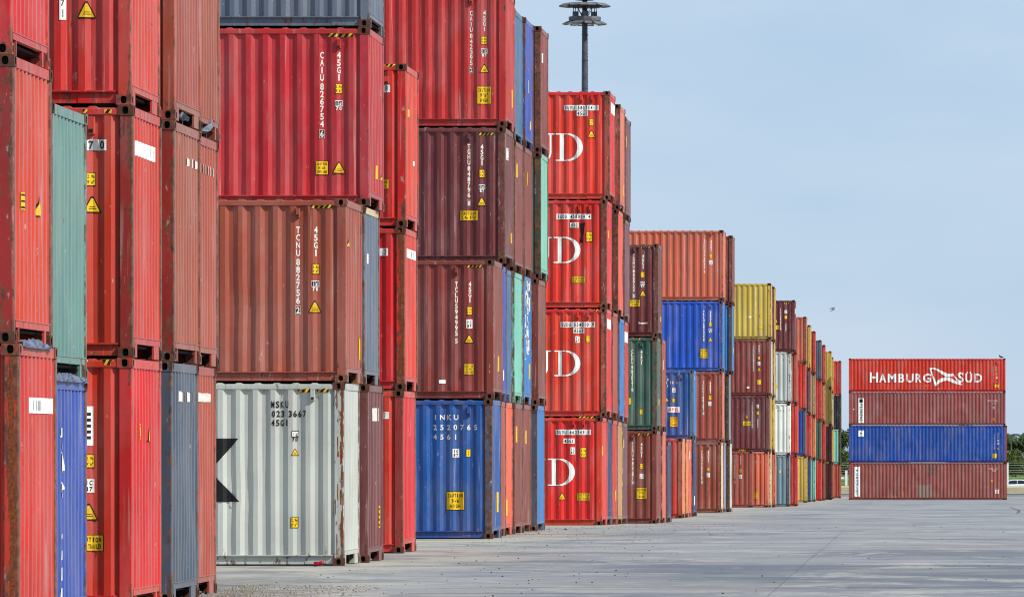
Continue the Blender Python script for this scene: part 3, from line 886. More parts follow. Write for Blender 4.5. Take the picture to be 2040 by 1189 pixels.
row('L', 1, 354.0, [
    ('yellow', 9.18, 'mustard and green streaked bottom container right of two red ones', dict(rust=.3)),
    ('blue', 9.25, 'blue container, second up, dark rusty post, on the streaked mustard one', dict(rust=.2, postrust=.7, post='slated')),
    ('redb', 9.25, 'bright red container on the small blue one', dict(rust=.15)),
    ('orange', 9.20, 'orange brown container at the top right after the wine one', dict(rust=.15, postrust=.7, post='brown'))], near=False)
row('M', 1, 372.0, [
    ('navy', 9.40, 'slim blue bottom container left of the slim mint one', dict(rust=.1)),
    ('red', 9.38, 'slim red container, second up, over the slim blue bottom one', dict(rust=.15)),
    ('purple', 9.42, 'slim plum container right of the bright red third one', dict(rust=.1)),
    ('yellow', 9.40, 'slim yellow container, fourth up, first right of the orange brown one', dict(rust=.25))], near=False)
row('N', 1, 386.0, [
    ('mint', 9.43, 'slim mint green bottom container in the far row', dict(rust=.1)),
    ('tan', 9.42, 'slim tan container above the slim mint one', dict(rust=.15)),
    ('beige', 9.45, 'slim beige container, third up, above the tan one', dict(rust=.2)),
    ('red', 9.43, 'slim brick red container on top, between slim yellow and navy', dict(rust=.15))], near=False)
row('P', 1, 409.0, [
    ('redb', 9.55, 'bright red slim bottom container right of the mint one', dict(rust=.05)),
    ('green', 9.58, 'dark green slim container, second up in the far row', dict(rust=.2)),
    ('red', 9.56, 'slim red container under the navy top one', dict(rust=.15)),
    ('slated', 9.56, 'navy black slim container on top of the far row', dict(rust=.2))], near=False)
row('Q', 1, 423.0, [
    ('brown', 9.62, 'slim brown bottom container in the far row, with a pale blotch', dict(rust=.15)),
    ('redb', 9.60, 'slim red container, second up, left of the far wine one', dict(rust=.1)),
    ('tan', 9.62, 'slim orange container, third up, left of the lower far yellow one', dict(rust=.15)),
    ('red', 9.60, 'slim red container on top between navy black and far yellow', dict(rust=.15))], near=False)
row('R', 1, 443.0, [
    ('maroon', 9.57, 'far maroon bottom container below the wine and two yellow ones', dict(rust=.15)),
    ('wine', 9.56, 'far wine container just below the two yellow ones', dict(rust=.1)),
    ('yellow', 9.57, 'lower of the two far yellow containers one over another', dict(rust=.15)),
    ('yellow', 9.57, 'upper of the two far yellow containers one over another', dict(rust=.15))], near=False)
row('S', 1, 465.0, [
    ('brown', 9.88, 'sliver of a brown bottom container just right of the far maroon one', dict(rust=.1)),
    ('yellow', 9.86, 'sliver of a yellow container left of the far mint one', dict(rust=.1)),
    ('cream', 9.90, 'sliver of a cream container left of the far black one', dict(rust=.1)),
    ('yellow', 9.90, 'sliver of a yellow container left of the last red one', dict(rust=.15))], near=False)
row('T', 1, 479.0, [
    ('redbrown', 9.55, 'last brown bottom container of the long row, beside the open gap', dict(rust=.1)),
    ('mint', 9.55, 'mint green container, second up, last of the long row', dict(rust=.2, post='black', ecolor='black')),  # black post and end colours paint in the shadow along this edge
    ('black', 9.52, 'black container, third up, last of the long row', dict(rust=.05)),
    ('redb', 9.53, 'bright red container topping the last stack of the long row', dict(rust=.1, post='darkred'))], near=False)
row('Z', 1, 441.0, [
    ('far_brown', -4.03, 'brown container with CROWLEY panel at the bottom of the stack standing across', dict(rust=.1, postrust=.3)),
    ('farblue', -4.03, 'blue container lying across the far end of the yard, second up', dict(rust=.1, postrust=.3)),
    ('far_brown', -4.03, 'brown container with white vertical panel under the HAMBURG SUD one', dict(H=ST, rust=.1, postrust=.3)),
    ('redb', -4.03, 'red container lettered HAMBURG SUD in full, top of the far cross stack', dict(H=ST, rust=.05, postrust=.2))], near=False)
row('Z', 2, 443.5, [
    ('redbrown', -4.16, 'brown red container edge peeping out behind the CROWLEY one', dict(rust=.15)),
    ('redbrown', -4.17, 'brown red container edge peeping out behind the far blue one', dict(rust=.15))], near=False)
A = ALL
def serial(ct, letters, digits, check, px, y0, y1, h, pitch, ybox, cwf=0.56, boxed=True):
    D = Decal(); k = 1 / ct['s']; x, z = loc(ct, px, y0); _, z2 = loc(ct, px, y1); _, z3 = loc(ct, px, ybox)
    D.text(letters, x, z, h * k, pitch * k, 'l', 0, True, h * cwf * k); D.text(digits, x, z2, h * k, pitch * k, 'l', 0, True, h * cwf * k)
    if boxed:
        D.rect(x, z3, h * 0.78 * k, h * 1.32 * k, 'l', 0); D.rect(x, z3, h * 0.66 * k, h * 1.18 * k, 'k', 1); D.char(check, x, z3, h * k * .95, h * .5 * k, 'l', 2)
    else: D.char(check, x, z3, h * k, h * cwf * k, 'l', 0)
    return D.build('serial_number', ct)
# F and A: nearest stacks on the left
c = A['F1_1']; e_rect(c, 0.62, (1.45), 0.36, 0.16 * 1.1, 'y', 'height_sticker', vt=3); e_tri(c, 1.62, 1.33, 0.22)
c = A['F1_0']; e_rect(c, 1.45, 2.28, 1.45, 0.16, 'w', 'end_label', ticks=6)
c = A['F2_0']
D = Decal()
for (y, z, w, h) in ((.45, 2.02, .22, .12), (.47, 1.92, .10, .16), (.50, 1.70, .20, .22), (.49, 1.44, .22, .10), (.47, 1.36, .14, .08), (.45, 0.92, .18, .07), (.46, 0.72, .20, .12), (.46, .52, .22, .16), (.44, .26, .22, .24)):
    y += .27
    D.poly([(y - w / 2, z - h / 2), (y + w / 2, z - h / 2 + .02), (y + w / 2 - .03, z + h / 2), (y - w / 2 + .02, z + h / 2 - .02)], 'l')
D.build('lettering', c, 'end')
c = A['A1_2']
d_rect(c, 124.5, 10, 13, 60, 'w', 'number_plate'); d_htext(c, '7', 124.5, 6, 13, 10, 'k', None); d_htext(c, '1', 124.5, 27, 16, 10, 'k', None)
d_triangle(c, 172, 37, 38)
c = A['A1_1']
D = Decal(); x, z = loc(c, 183, 289); k = 1 / c['s']; D.rect(x, z, 58 * k, 22 * k, 'w', 0); D.rect(x + 3 * k, z, 16 * k, 21 * k, 'g', 1)
D.char('7', *loc(c, 181, 289), 16 * k, 9 * k, 'k', 2); D.char('0', *loc(c, 203, 289), 16 * k, 9 * k, 'k', 2); D.build('number_plate', c)
d_height(c, 181, 357, 18, 27); d_triangle(c, 183, 424, 37); bracket(c, 182, 250, 14, 34)
e_rect(c, 1.10, 2.42, 1.50, 0.17, 'w', 'end_label', ticks=6)
d_stripes(c, 165, 228, 218, 226, 5)
c = A['A1_0']
d_stripes(c, 168, 232, 716, 727, 5); d_rect(c, 174, 848, 22, 78, 'w', 'number_plate', 5); d_height(c, 179, 918, 18, 27); d_whitebox(c, 177, 967, 20, 27)
d_triangle(c, 176, 1036, 38); d_caution(c, 179, 1081, 52, 30, ('CAUTION', 'HIGH TRAILER'))
e_rect(c, 0.72, 2.05, 0.20, 0.175, 'y', 'height_sticker', vt=2); e_tri(c, 1.42, 1.93, 0.18)
e_ticks(c, 1.55, 2.15, 2.83, 2.86, 5, 'y', 3)
c = A['A2_1']; e_ticks(c, 1.15, 2.2, 2.40, 2.51, 7, 'l', 5)
c = A['A3_1']; e_ticks(c, 0.45, 2.1, 2.42, 2.54, 7, 'l', 7)
c = A['A2_0']; e_ticks(c, 0.8, 2.1, 2.42, 2.55, 7, 'l', 9)
c = A['A3_0']; e_ticks(c, 0.35, 2.0, 2.44, 2.56, 7, 'l', 10)
# B
c = A['B1_0']
d_htext(c, 'MSKU', 557.5, 805.5, 13.5, 9.2, 'k'); d_htext(c, '023', 554, 824, 12.5, 9.0, 'k'); d_htext(c, '3667', 592.5, 824, 12.5, 9.3, 'k'); d_htext(c, '45G1', 557.5, 842, 12.5, 9.0, 'k')
d_ic(c, 588, 869, 14, 22, '70', 'k', 'w'); d_triangle(c, 587.5, 907, 15); d_height(c, 586.5, 1040, 15, 22)
d_stripes(c, 593, 618, 773, 781, 2); d_stripes(c, 631, 655, 773, 781, 2); bracket(c, 623, 786, 9, 22)
D = Decal()
D.poly(P(c, [(475, 873), (432, 922), (400, 922), (400, 860), (430, 873)]), 'k'); D.poly(P(c, [(400, 945), (430, 950), (477, 999), (400, 999)]), 'k'); D.build('star_emblem', c)
c = A['B1_1']
serial(c, 'TCNU', '882756', '2', 593.5, 458, 522, 13, 15.3, 618); d_vtext(c, '45G1', 629, 458, 13, 15.3)
d_height(c, 629, 536, 14, 20); d_ic(c, 628, 570, 15, 22); d_triangle(c, 627, 623, 27); d_stripes(c, 620, 662, 408, 415, 4); bracket(c, 593.5, 424)
e_tri(c, 0.40, 2.14, 0.16); e_rect(c, 2.0, 0.55, 0.22, 0.34, 'y', 'caution_strip', vt=4)
c = A['B2_2']
serial(c, 'CAIU', '826754', '6', 641.3, 110.5, 173, 13, 14.85, 267); d_vtext(c, '45G1', 675, 110.5, 13, 14.8)
d_height(c, 675, 177, 14, 20); d_ic(c, 675, 211, 15, 21); d_triangle(c, 675, 346, 27); d_caution(c, 641, 334.5, 23, 26, ('CAUTION', 'HIGH', 'CONTAINER'))
d_stripes(c, 652, 704, 67, 74, 4); bracket(c, 675, 88)
e_rect(c, 1.38, 0.60, 0.16, 0.22, 'y', 'caution_strip'); e_tri(c, 2.1, .5, .12)
c = A['B2_1']; e_rect(c, 0.55, 2.05, 0.14, 0.16, 'w', 'end_label')
c = A['B2_0']; e_ticks(c, 0.75, 1.9, 2.30, 2.52, 4, 'l', 4); e_rect(c, 1.78, 0.72, 0.22, 0.36, 'y', 'caution_strip', vt=4)
# C
c = A['C1_2']; d_rect(c, 768, 177, 18, 15, 'w', 'number_plate'); d_htext(c, '8', 770, 177, 11, 8, 'k'); bracket(c, 770, 160, 10, 14); d_caution(c, 762, 367, 24, 18, ('CAUTION', 'HIGH'))
d_stripes(c, 752, 789, 128, 134, 4); e_rect(c, 0.7, 2.05, .2, .13, 'y', 'height_sticker'); e_rect(c, 1.6, 1.2, .12, .08, 'w')
c = A['C1_1']; d_rect(c, 764, 502, 18, 15, 'w', 'number_plate'); d_htext(c, '3', 767, 502, 11, 8, 'k'); e_rect(c, 1.35, 2.45, 1.5, .16, 'w', 'end_label', ticks=5)
c = A['C1_0']; d_rect(c, 766, 827, 18, 14, 'w', 'number_plate'); d_htext(c, '7', 767, 827, 10, 8, 'k')
# D
c = A['D1_0']
d_htext(c, 'INKU', 888, 831, 10.5, 13.6); d_htext(c, '2520765', 907, 851, 10.5, 13.4); d_htext(c, '4561', 887, 870, 10.5, 13.6)
d_whitebox(c, 908, 902, 13, 17); d_height(c, 933, 902, 9, 16, ('2', '9')); d_caution(c, 907, 997, 35, 35, ('CAUTION', '9-6', 'HIGH')); bracket(c, 934, 819, 7, 18)
e_rect(c, 1.4, .75, .5, .42, 'y', 'caution_strip')
c = A['D1_1']
serial(c, 'TCLU', '594995', '5', 909, 566, 610, 9.5, 10.8, 679, boxed=False); d_vtext(c, '45G1', 936, 566, 9.5, 10.6)
d_height(c, 935, 619, 11, 16); d_whitebox(c, 935, 645, 12, 18); d_triangle(c, 934.5, 683, 19); d_caution(c, 934, 735, 18, 20, ('CAUTION', 'HIGH', 'CONTAINER')); d_rect(c, 881, 760, 13, 7)
d_stripes(c, 930, 961, 528, 533, 4); bracket(c, 909, 540, 6, 16); e_rect(c, 1.4, 0.75, .2, .32, 'y', 'caution_strip')
c = A['D2_2']
serial(c, 'TGHU', '848796', '8', 934, 292, 336, 9.5, 10.6, 405); d_vtext(c, '45G1', 960, 293, 9.5, 10.6)
d_height(c, 960, 346, 11, 16); d_ic(c, 960, 376, 12, 17, '87'); d_triangle(c, 959.5, 410, 19); d_caution(c, 934, 429.5, 35, 19, ('CAUTION', "2.9m 9'6\""))
d_stripes(c, 953, 984, 265, 270, 4); bracket(c, 934, 274, 6, 15); e_rect(c, 0.75, 2.35, .45, .25, 'w', 'end_label', vt=2); e_rect(c, 1.9, .6, .3, .22, 'y', 'caution_strip')
c = A['D2_3']
serial(c, 'CAIU', '842395', '2', 938.5, 27, 72, 9.5, 10.8, 140); d_vtext(c, '45G1', 965, 26, 9.5, 10.8)
d_height(c, 964, 81, 11, 16); d_ic(c, 964.5, 106, 12, 17, '87'); d_triangle(c, 964.5, 145, 19); d_caution(c, 964.5, 190, 27, 34, ('CAUTION', "9'6\"", 'HIGH')); bracket(c, 938, 0, 7, 16)
e_rect(c, 1.8, .7, .2, .38, 'y', 'caution_strip')
for k_, y_, z_, h_, m_ in (('D4_2', .7, 2.25, .3, 'y'), ('D5_2', .8, 2.2, .3, 'y'), ('D4_0', .6, 2.2, .36, 'y'), ('D5_0', .9, 2.15, .3, 'y'), ('D5_1', 1.9, .75, .35, 'y'), ('D3_0', .9, .6, .35, 'y'), ('D5_3', 1.6, .55, .2, 'y'), ('D6_3', .6, 2.2, .22, 'w'),
                       ('D2_1', 1.5, .55, .22, 'w'), ('D5_3', 1.0, 1.4, .28, 'w'), ('E5_3', .3, 2.2, .3, 'y'), ('E3_3', 1.9, .6, .28, 'y'), ('E3_0', 1.6, .8, .3, 'y'), ('E5_0', .6, 2.3, .25, 'y'), ('G1_2', 1.6, .6, .16, 'y'), ('G1_1', 1.4, .9, .2, 'y'),
                       ('G2_1', .8, 2.1, .3, 'w'), ('I4_0', .9, .6, .35, 'w'), ('I3_0', .9, 2.3, .28, 'w'), ('I4_1', .8, 2.3, .1, 'w'), ('H3_0', 1.5, .7, .35, 'y'), ('H3_2', 1.9, 1.0, .25, 'y'), ('K2_0', 1.5, 2.4, .25, 'w'), ('E1_2', .9, 2.0, .22, 'y'), ('E1_0', .4, 2.0, .25, 'y'), ('E3_1', 1.2, 2, .2, 'y')):
    e_rect(A[k_], y_, z_, .20, h_, m_, 'caution_strip' if m_ == 'y' else 'end_label')
c = A['E1_3']; e_rect(c, 1.5, 2.5, 1.5, .28, 'w', 'end_label'); c = A['E1_1']; e_rect(c, 1.3, 2.5, 1.5, .26, 'w', 'end_label'); c = A['E5_1']; e_rect(c, 1.3, 2.45, 1.5, .3, 'w', 'end_label'); c = A['E2_1']
# white scribbles on the blue end
R = random.Random(5); D = Decal()
for i in range(46):
    y = R.uniform(.45, 1.9) if i % 3 else R.uniform(.8, 1.4); z = R.uniform(.9, 2.65); h = R.uniform(.06, .34); w = R.uniform(.05, .20)
    D.poly([(y, z), (y + w, z + .02), (y + w * .8 + R.uniform(-.15, .15), z + h), (y + R.uniform(-.1, .1), z + h * .9)], 'l')
D.build('peeling_film', A['D5_1'], 'end')['kind'] = 'stuff'
# E: the SUD stack
def serif(ct, xl, xr, yt, yb, xu):
    """white serif D between xl..xr, and the U before it with its dots"""
    D = Decal(); x0, z0 = loc(ct, xl, yb); x1, z1 = loc(ct, xr, yt); w, h = x1 - x0, z1 - z0
    q = lambda u, v: (x0 + u * w, z0 + v * h)
    D.poly([q(0, 0), q(.44, 0), q(.44, .035), q(0, .05)], 'w'); D.poly([q(0, .95), q(.44, .965), q(.44, 1), q(0, 1)], 'w')
    D.poly([q(.15, .04), q(.30, .04), q(.30, .96), q(.15, .96)], 'w')
    o, i = [], []
    for k in range(25):
        t = math.pi / 2 - math.pi * k / 24
        o.append(q(.42 + .58 * math.cos(t), .5 + .5 * math.sin(t))); i.append(q(.40 + .40 * math.cos(t), .5 + .455 * math.sin(t)))
    D.strip(i, o, 'w')
    if xu:
        u0, _ = loc(ct, xu - 50, yb); uw = 50 / ct['s']
        g = lambda u, v: (u0 + u * uw, z0 + v * h)
        D.poly([g(0, .955), g(.42, .955), g(.42, 1), g(0, 1)], 'w'); D.poly([g(.66, .955), g(1.0, .955), g(1.0, 1), g(.66, 1)], 'w')
        D.poly([g(.13, .32), g(.29, .32), g(.29, .96), g(.13, .96)], 'w'); D.poly([g(.80, .32), g(.87, .32), g(.87, .96), g(.80, .96)], 'w')
        o, i = [], []
        for k in range(17):
            t = math.pi + math.pi * k / 16
            o.append(g(.50 + .37 * math.cos(t), .32 + .34 * math.sin(t))); i.append(g(.545 + .255 * math.cos(t), .32 + .28 * math.sin(t)))
        D.strip(i, o, 'w')
        for du in (.32, .66):
            D.poly([g(du + .08 * math.cos(2 * math.pi * k / 12), 1.15 + .075 * math.sin(2 * math.pi * k / 12)) for k in range(12)], 'w')
    return D.build('large_lettering', ct)
for key, (xl, xr, yt, yb, xu), num, (nx, ny, nw), (gx, gy, gt), hs in (
    ('E1_3', (1107, 1161, 266, 321, 1105), 'SUDU 581714 2', (1158, 215, 69), (1160, 226, '45G1'), (1178, 244, 9, 13)),
    ('E1_2', (1103, 1156, 472, 524, 1100), 'SUDU 458054 4', (1143, 431.5, 69), (1144, 448.5, '45G'), (1173.5, 471.5, 13, 20)),
    ('E1_1', (1104, 1156, 698, 749, 1098), 'SUDU 554010 9', (1150.5, 646.5, 69), (1153, 658.5, '45G1'), (1171, 675, 9, 13)),
    ('E1_0', (1091, 1145, 913, 967, 1086), 'SUDU 662143 1', (1142, 860.5, 70), (1133.5, 878, '45G1'), (1162, 901, 13, 20))):
    c = A[key]; serif(c, xl, xr, yt, yb, xu)
    d_htext(c, num, nx, ny, 7.4, 5.1, 'k', (nw, 10.5), 'number_plate'); d_htext(c, gt, gx, gy, 7.2, 5.0, 'k', (22 if len(gt) > 3 else 17, 10), 'number_plate')
    d_height(c, *hs); 
c = A['E1_3']; d_triangle(c, 1178, 274, 16); bracket(c, 1158, 197, 5, 14); bracket(c, 1179, 197, 5, 14)
c = A['E1_2']; d_caution(c, 1152, 557, 26, 12, ('CAUTION', 'HIGH TRAILER')); bracket(c, 1154, 416, 5, 14); bracket(c, 1175, 416, 5, 14)
D = Decal()
for pts in ([(1155, 445), (1166, 443), (1163, 452), (1160, 475), (1157, 470)], [(1156, 472), (1161, 474), (1161, 484), (1154, 483)]): D.poly(P(c, pts), 'k')
D.build('scorch_stain', c)
c = A['E1_1']; d_whitebox(c, 1150.5, 676, 9, 13); bracket(c, 1151, 629, 5, 14); bracket(c, 1171, 629, 5, 14); d_stripes(c, 1168, 1192, 616, 620, 4)
c = A['E1_0']; d_whitebox(c, 1141, 897.5, 9, 14); d_triangle(c, 1119.5, 995, 16); d_caution(c, 1162, 989, 26, 14, ('CAUTION', 'HIGH TRAILER')); bracket(c, 1142, 843, 5, 14); bracket(c, 1162.5, 843, 5, 14); d_stripes(c, 1152, 1183, 829, 833, 4)
# G
c = A['G1_2']; serial(c, 'TGHU', '880922', '8', 1262.5, 509, 540, 6.6, 7.4, 590); d_vtext(c, '45G1', 1281, 510, 6.6, 7.4)
d_height(c, 1280, 547, 8, 11); d_ic(c, 1280, 567, 9, 12, '87'); d_triangle(c, 1280.5, 590, 13); d_caution(c, 1265, 604, 20, 13, ('CAUTION', 'HIGH')); d_stripes(c, 1276, 1296, 491, 494, 4)
D = Decal(); D.poly(P(c, [(1271, 640), (1276, 643), (1290, 641.5), (1290, 645), (1272, 645)]), 'l'); D.build('white_smear', c); bracket(c, 1263, 498, 5, 11)
c = A['G1_1']; serial(c, 'CLHU', '862021', '8', 1259.5, 700, 731, 6.6, 7.2, 776); d_vtext(c, '42G1', 1278, 701, 6.6, 7.4); d_height(c, 1277, 820, 7, 10); d_caution(c, 1253, 799, 8, 13, ('C',)); d_stripes(c, 1266, 1287, 673, 677, 4); bracket(c, 1277.5, 687, 5, 10)
c = A['G1_0']; serial(c, 'TCNU', '982281', '0', 1260.5, 884, 915, 6.6, 7.4, 961); d_vtext(c, '45G1', 1278, 885, 6.6, 7.4); d_height(c, 1278, 928, 7, 10); d_whitebox(c, 1278, 948, 7, 10); d_caution(c, 1278, 982, 20, 22, ('CAUTION', "9'6", 'HIGH')); d_stripes(c, 1270, 1294, 863, 867, 4); bracket(c, 1260, 870, 5, 10)
# I, H
c = A['I4_1']; d_htext(c, '0', 1330.5, 756, 5, 5); d_htext(c, '1 78 5', 1338, 762, 5, 4); d_htext(c, '1', 1330, 769, 5, 5)
d_whitebox(c, 1342.5, 777, 6, 9); d_height(c, 1342, 797, 6, 8); d_triangle(c, 1328, 800, 9); d_caution(c, 1342.5, 840, 15, 19, ('CAUTION', "9'6", 'HIGH')); bracket(c, 1356.5, 751, 5, 10)
D = Decal(); k = 1 / c['s']; x, z = loc(c, 1342, 815.5); D.rect(x, z, 24 * k, 11 * k, 'w', 0)
D.rect(x - 8 * k, z, 4.6 * k, 6 * k, 'b', 1); D.rect(x - 8 * k, z, 1.4 * k, 6 * k, 'w', 2); D.text('PIL', x + 3.5 * k, z, 6.5 * k, 4.8 * k, 'r', 1); D.build('company_sign', c)
c = A['H1_3']; serial(c, 'TCNU', '772032', '3', 1403, 480, 504, 5.2, 5.7, 541, boxed=False); d_vtext(c, '45G1', 1416.5, 481, 5.2, 5.8); d_height(c, 1416, 510, 6, 8); d_whitebox(c, 1416, 523, 7, 8); bracket(c, 1416, 466, 4, 8)
c = A['H1_2']; serial(c, 'TRLU', '682322', '8', 1402, 621, 645, 5.2, 5.7, 677); d_vtext(c, '45G1', 1415.5, 622, 5.2, 5.8); d_height(c, 1415, 646, 6, 8); d_ic(c, 1415, 659, 7, 9, '87'); d_triangle(c, 1415, 680, 9); d_caution(c, 1402, 704, 15, 18, ('CAUTION', "9'6", 'HIGH')); bracket(c, 1415, 610, 4, 8)
c = A['H1_1']; serial(c, 'TCNU', '788151', '8', 1401, 762, 786, 5.2, 5.7, 823); d_vtext(c, '45G1', 1415, 763, 5.2, 5.8); d_height(c, 1414.5, 792, 6, 8); d_whitebox(c, 1414, 804, 6, 8); bracket(c, 1415, 749, 4, 8)
c = A['H1_0']; serial(c, 'TCNU', '722519', '8', 1398, 900, 924, 5.2, 5.7, 960); d_vtext(c, '45G1', 1411, 900, 5.2, 5.8); d_height(c, 1411, 934, 5, 7); d_whitebox(c, 1411, 946, 6, 8); bracket(c, 1411, 889, 4, 8)
# J, K
c = A['J2_3']; serial(c, 'TCNU', '772', '3', 1505, 576, 600, 4, 4.4, 622, boxed=False); d_rect(c, 1494, 631.5, 5, 3); d_caution(c, 1516, 629, 5, 6, ('C',)); d_caution(c, 1516, 651, 7, 7, ('C',))
c = A['J2_2']; serial(c, 'TCNU', '338226', '2', 1501, 690, 709, 4.2, 4.6, 737, boxed=False); d_vtext(c, '45G1', 1512, 689, 4.2, 4.6); d_height(c, 1512, 713, 4.5, 6); d_whitebox(c, 1512, 724, 5, 7); d_triangle(c, 1512, 739, 8); d_caution(c, 1512, 761, 8, 9, ('C',)); d_rect(c, 1490, 771.5, 5, 3.4); d_stripes(c, 1509, 1522, 676, 678.5, 4)
c = A['J2_1']; serial(c, 'TCNU', '336608', '8', 1498.5, 803, 822, 4.2, 4.6, 850); d_whitebox(c, 1509.5, 809, 4.5, 7); d_caution(c, 1509.5, 822, 4.5, 6, ('C',)); d_vtext(c, '45G1', 1509.5, 836, 4.2, 4.6); d_triangle(c, 1487.5, 833, 8); d_caution(c, 1487.5, 843, 15, 8, ('CAUTION',))
c = A['J1_0']; serial(c, 'TCNU', '333213', '3', 1463.5, 908, 927, 4.2, 4.6, 960, boxed=False); d_vtext(c, '45G1', 1475.5, 909, 4.2, 4.6); d_height(c, 1475, 937, 5, 7); d_whitebox(c, 1475, 949, 6, 8); d_stripes(c, 1471, 1486, 895, 898, 4)
c = A['J2_0']; d_htext(c, '5021', 1503, 920, 4.5, 3.2); d_htext(c, '0', 1515, 920, 4.5, 4); d_htext(c, '61', 1502, 927, 4, 3); d_caution(c, 1504, 985.5, 11, 14, ('CAUTION', '9-6', 'HIGH'))
c = A['K1_3']; serial(c, 'TCNU', '882060', '8', 1555, 616, 632, 3.8, 4.0, 656); d_whitebox(c, 1565.5, 621, 5, 6.5); d_caution(c, 1565.5, 632, 4.5, 6, ('C',)); d_vtext(c, '45G1', 1565.5, 646, 3.8, 4.2); d_stripes(c, 1561, 1573, 602.5, 605.5, 3); d_triangle(c, 1546, 643, 7); d_caution(c, 1548.5, 652, 8, 8, ('C',)); e_rect(c, 1.0, 2.3, .8, .3, 'w', 'end_label')
c = A['K1_1']; d_htext(c, 'PMCU', 1548, 812, 3.6, 3.0, 'g'); d_htext(c, '0 142 2', 1552, 817.5, 3.6, 3.0, 'g')
c = A['K1_2']; d_caution(c, 1547, 770, 4, 6, ('C',))
c = A['K1_0']; d_caution(c, 1553.5, 939, 3.5, 5, ('C',)); c = A['K2_1']; d_rect(c, 1586, 816, 3, 4)
# far cross stack
c = A['Z1_3']; k = 1 / c['s']
def em(a, b): return loc(c, 1690 + a / 6.375, 700 + b / 6.375)
D = Decal()
for ch, a, w_, big in (('H', 325, 100, 1), ('A', 437, 90, 0), ('M', 555, 105, 0), ('B', 675, 75, 0), ('U', 783, 90, 0), ('R', 890, 75, 0), ('G', 1000, 100, 0), ('S', 1425, 80, 1), ('U', 1530, 90, 0), ('D', 1650, 95, 0)):
    hh = 128 if big else 112
    x, z = em(a, 392 - hh / 2); D.char(ch, x, z, hh / 6.375 * k, w_ / 6.375 * k, 'w', 1)
for a in (1512, 1550):
    x, z = em(a, 268); D.rect(x, z, 2.6 * k, 2.6 * k, 'w', 1)
D.build('company_name', c)
D = Decal()
top = [(1030, 212), (1075, 203), (1130, 218), (1200, 253), (1265, 283), (1320, 278)]; bot = [(1045, 226), (1085, 222), (1135, 248), (1195, 292), (1245, 322), (1322, 318)]
D.strip([em(*p) for p in bot], [em(*p) for p in top], 'w', 0)
top = [(1108, 425), (1135, 368), (1175, 340), (1235, 325), (1290, 330), (1345, 362), (1450, 412)]; bot = [(1112, 440), (1150, 402), (1200, 378), (1250, 368), (1290, 378), (1340, 402), (1440, 430)]
D.strip([em(*p) for p in bot], [em(*p) for p in top], 'w', 1)
D.poly([em(*p) for p in ((1030, 212), (1048, 222), (1122, 410), (1112, 440), (1098, 430))], 'w', 2); D.poly([em(*p) for p in ((1312, 280), (1328, 280), (1430, 405), (1450, 415), (1415, 412))], 'w', 2)
D.build('flag_emblem', c)
serial(c, 'SUDU', '58171', '2', 1979, 731, 744, 2.8, 3.2, 760, boxed=False); d_vtext(c, '45G1', 1986, 731, 2.8, 3.2); d_caution(c, 1986, 745, 3, 4, ('C',)); d_rect(c, 1986, 752, 3, 5, 'w'); d_triangle(c, 1986, 762, 4.5); d_caution(c, 1986, 768.5, 9, 6, ('CC',))
d_rect(c, 1844, 768, 2.5, 3.5, 'y'); bracket(c, 1986, 722, 3, 5)
c = A['Z1_2']; k = 1 / c['s']; D = Decal(); x, z = loc(c, 1715.5, 817.5); D.rect(x, z, 11 * k, 49 * k, 'w', 0); x, z = loc(c, 1715.5, 798); D.rect(x, z, 7 * k, 7 * k, 'k', 1)
for i, ch in enumerate('FLORENS'):
    x, z = loc(c, 1715.5, 806.5 + i * 5.0); D.char(ch, x, z, 6 * k, 4.4 * k, 'k', 1, rot=1)
D.build('company_panel', c)
d_htext(c, 'FSCU 324766', 1978, 798, 3.2, 1.9); d_htext(c, '42G1', 1981, 803, 3, 2); d_whitebox(c, 1979.5, 812, 3, 5); d_caution(c, 1979.5, 835, 3, 5, ('C',)); d_rect(c, 1701, 815, 2.5, 2.5)
c = A['Z1_1']; k = 1 / c['s']; D = Decal(); x, z = loc(c, 1715.5, 863); D.rect(x, z, 11 * k, 12 * k, 'w', 0); D.rect(x, z + 1 * k, 4 * k, 1.2 * k, 'k', 1); D.rect(x - 0.6 * k, z - 1 * k, 1.2 * k, 4 * k, 'k', 1); D.build('company_panel', c)
serial(c, 'TCNU', '66823', '8', 1980.5, 865, 878, 2.8, 3.2, 893); d_vtext(c, '45G1', 1988, 863, 2.8, 3.2); d_whitebox(c, 1988, 877, 3, 3); d_whitebox(c, 1988, 883, 3, 4); d_triangle(c, 1988, 895, 5); d_caution(c, 1981.5, 907.5, 8, 9, ('CC',))
c = A['Z1_0']; k = 1 / c['s']; D = Decal(); x, z = loc(c, 1707.5, 959); D.rect(x, z, 11.5 * k, 59 * k, 'w', 0)
x, z = loc(c, 1707.5, 935.5); D.char('e', x, z, 6 * k, 6 * k, 'b', 1)
for i, ch in enumerate('CROWLEY'):
    x, z = loc(c, 1707.5, 944.5 + i * 6.6); D.char(ch, x, z, 5.0 * k, 5.6 * k, 'b', 1)
D.build('company_panel', c)
d_htext(c, 'CMCU 45', 1979, 933.5, 3, 2.5); d_htext(c, '42G1', 1980, 937, 3, 2); d_whitebox(c, 1986.5, 978.5, 7, 8); d_caution(c, 1976, 957.5, 2.5, 3.5, ('C',))
M_PATCH = paint('pale', 0.25, 0.3)
PAINT['patch'] = (140, 112, 100); PAINT['patchb'] = (120, 78, 74)
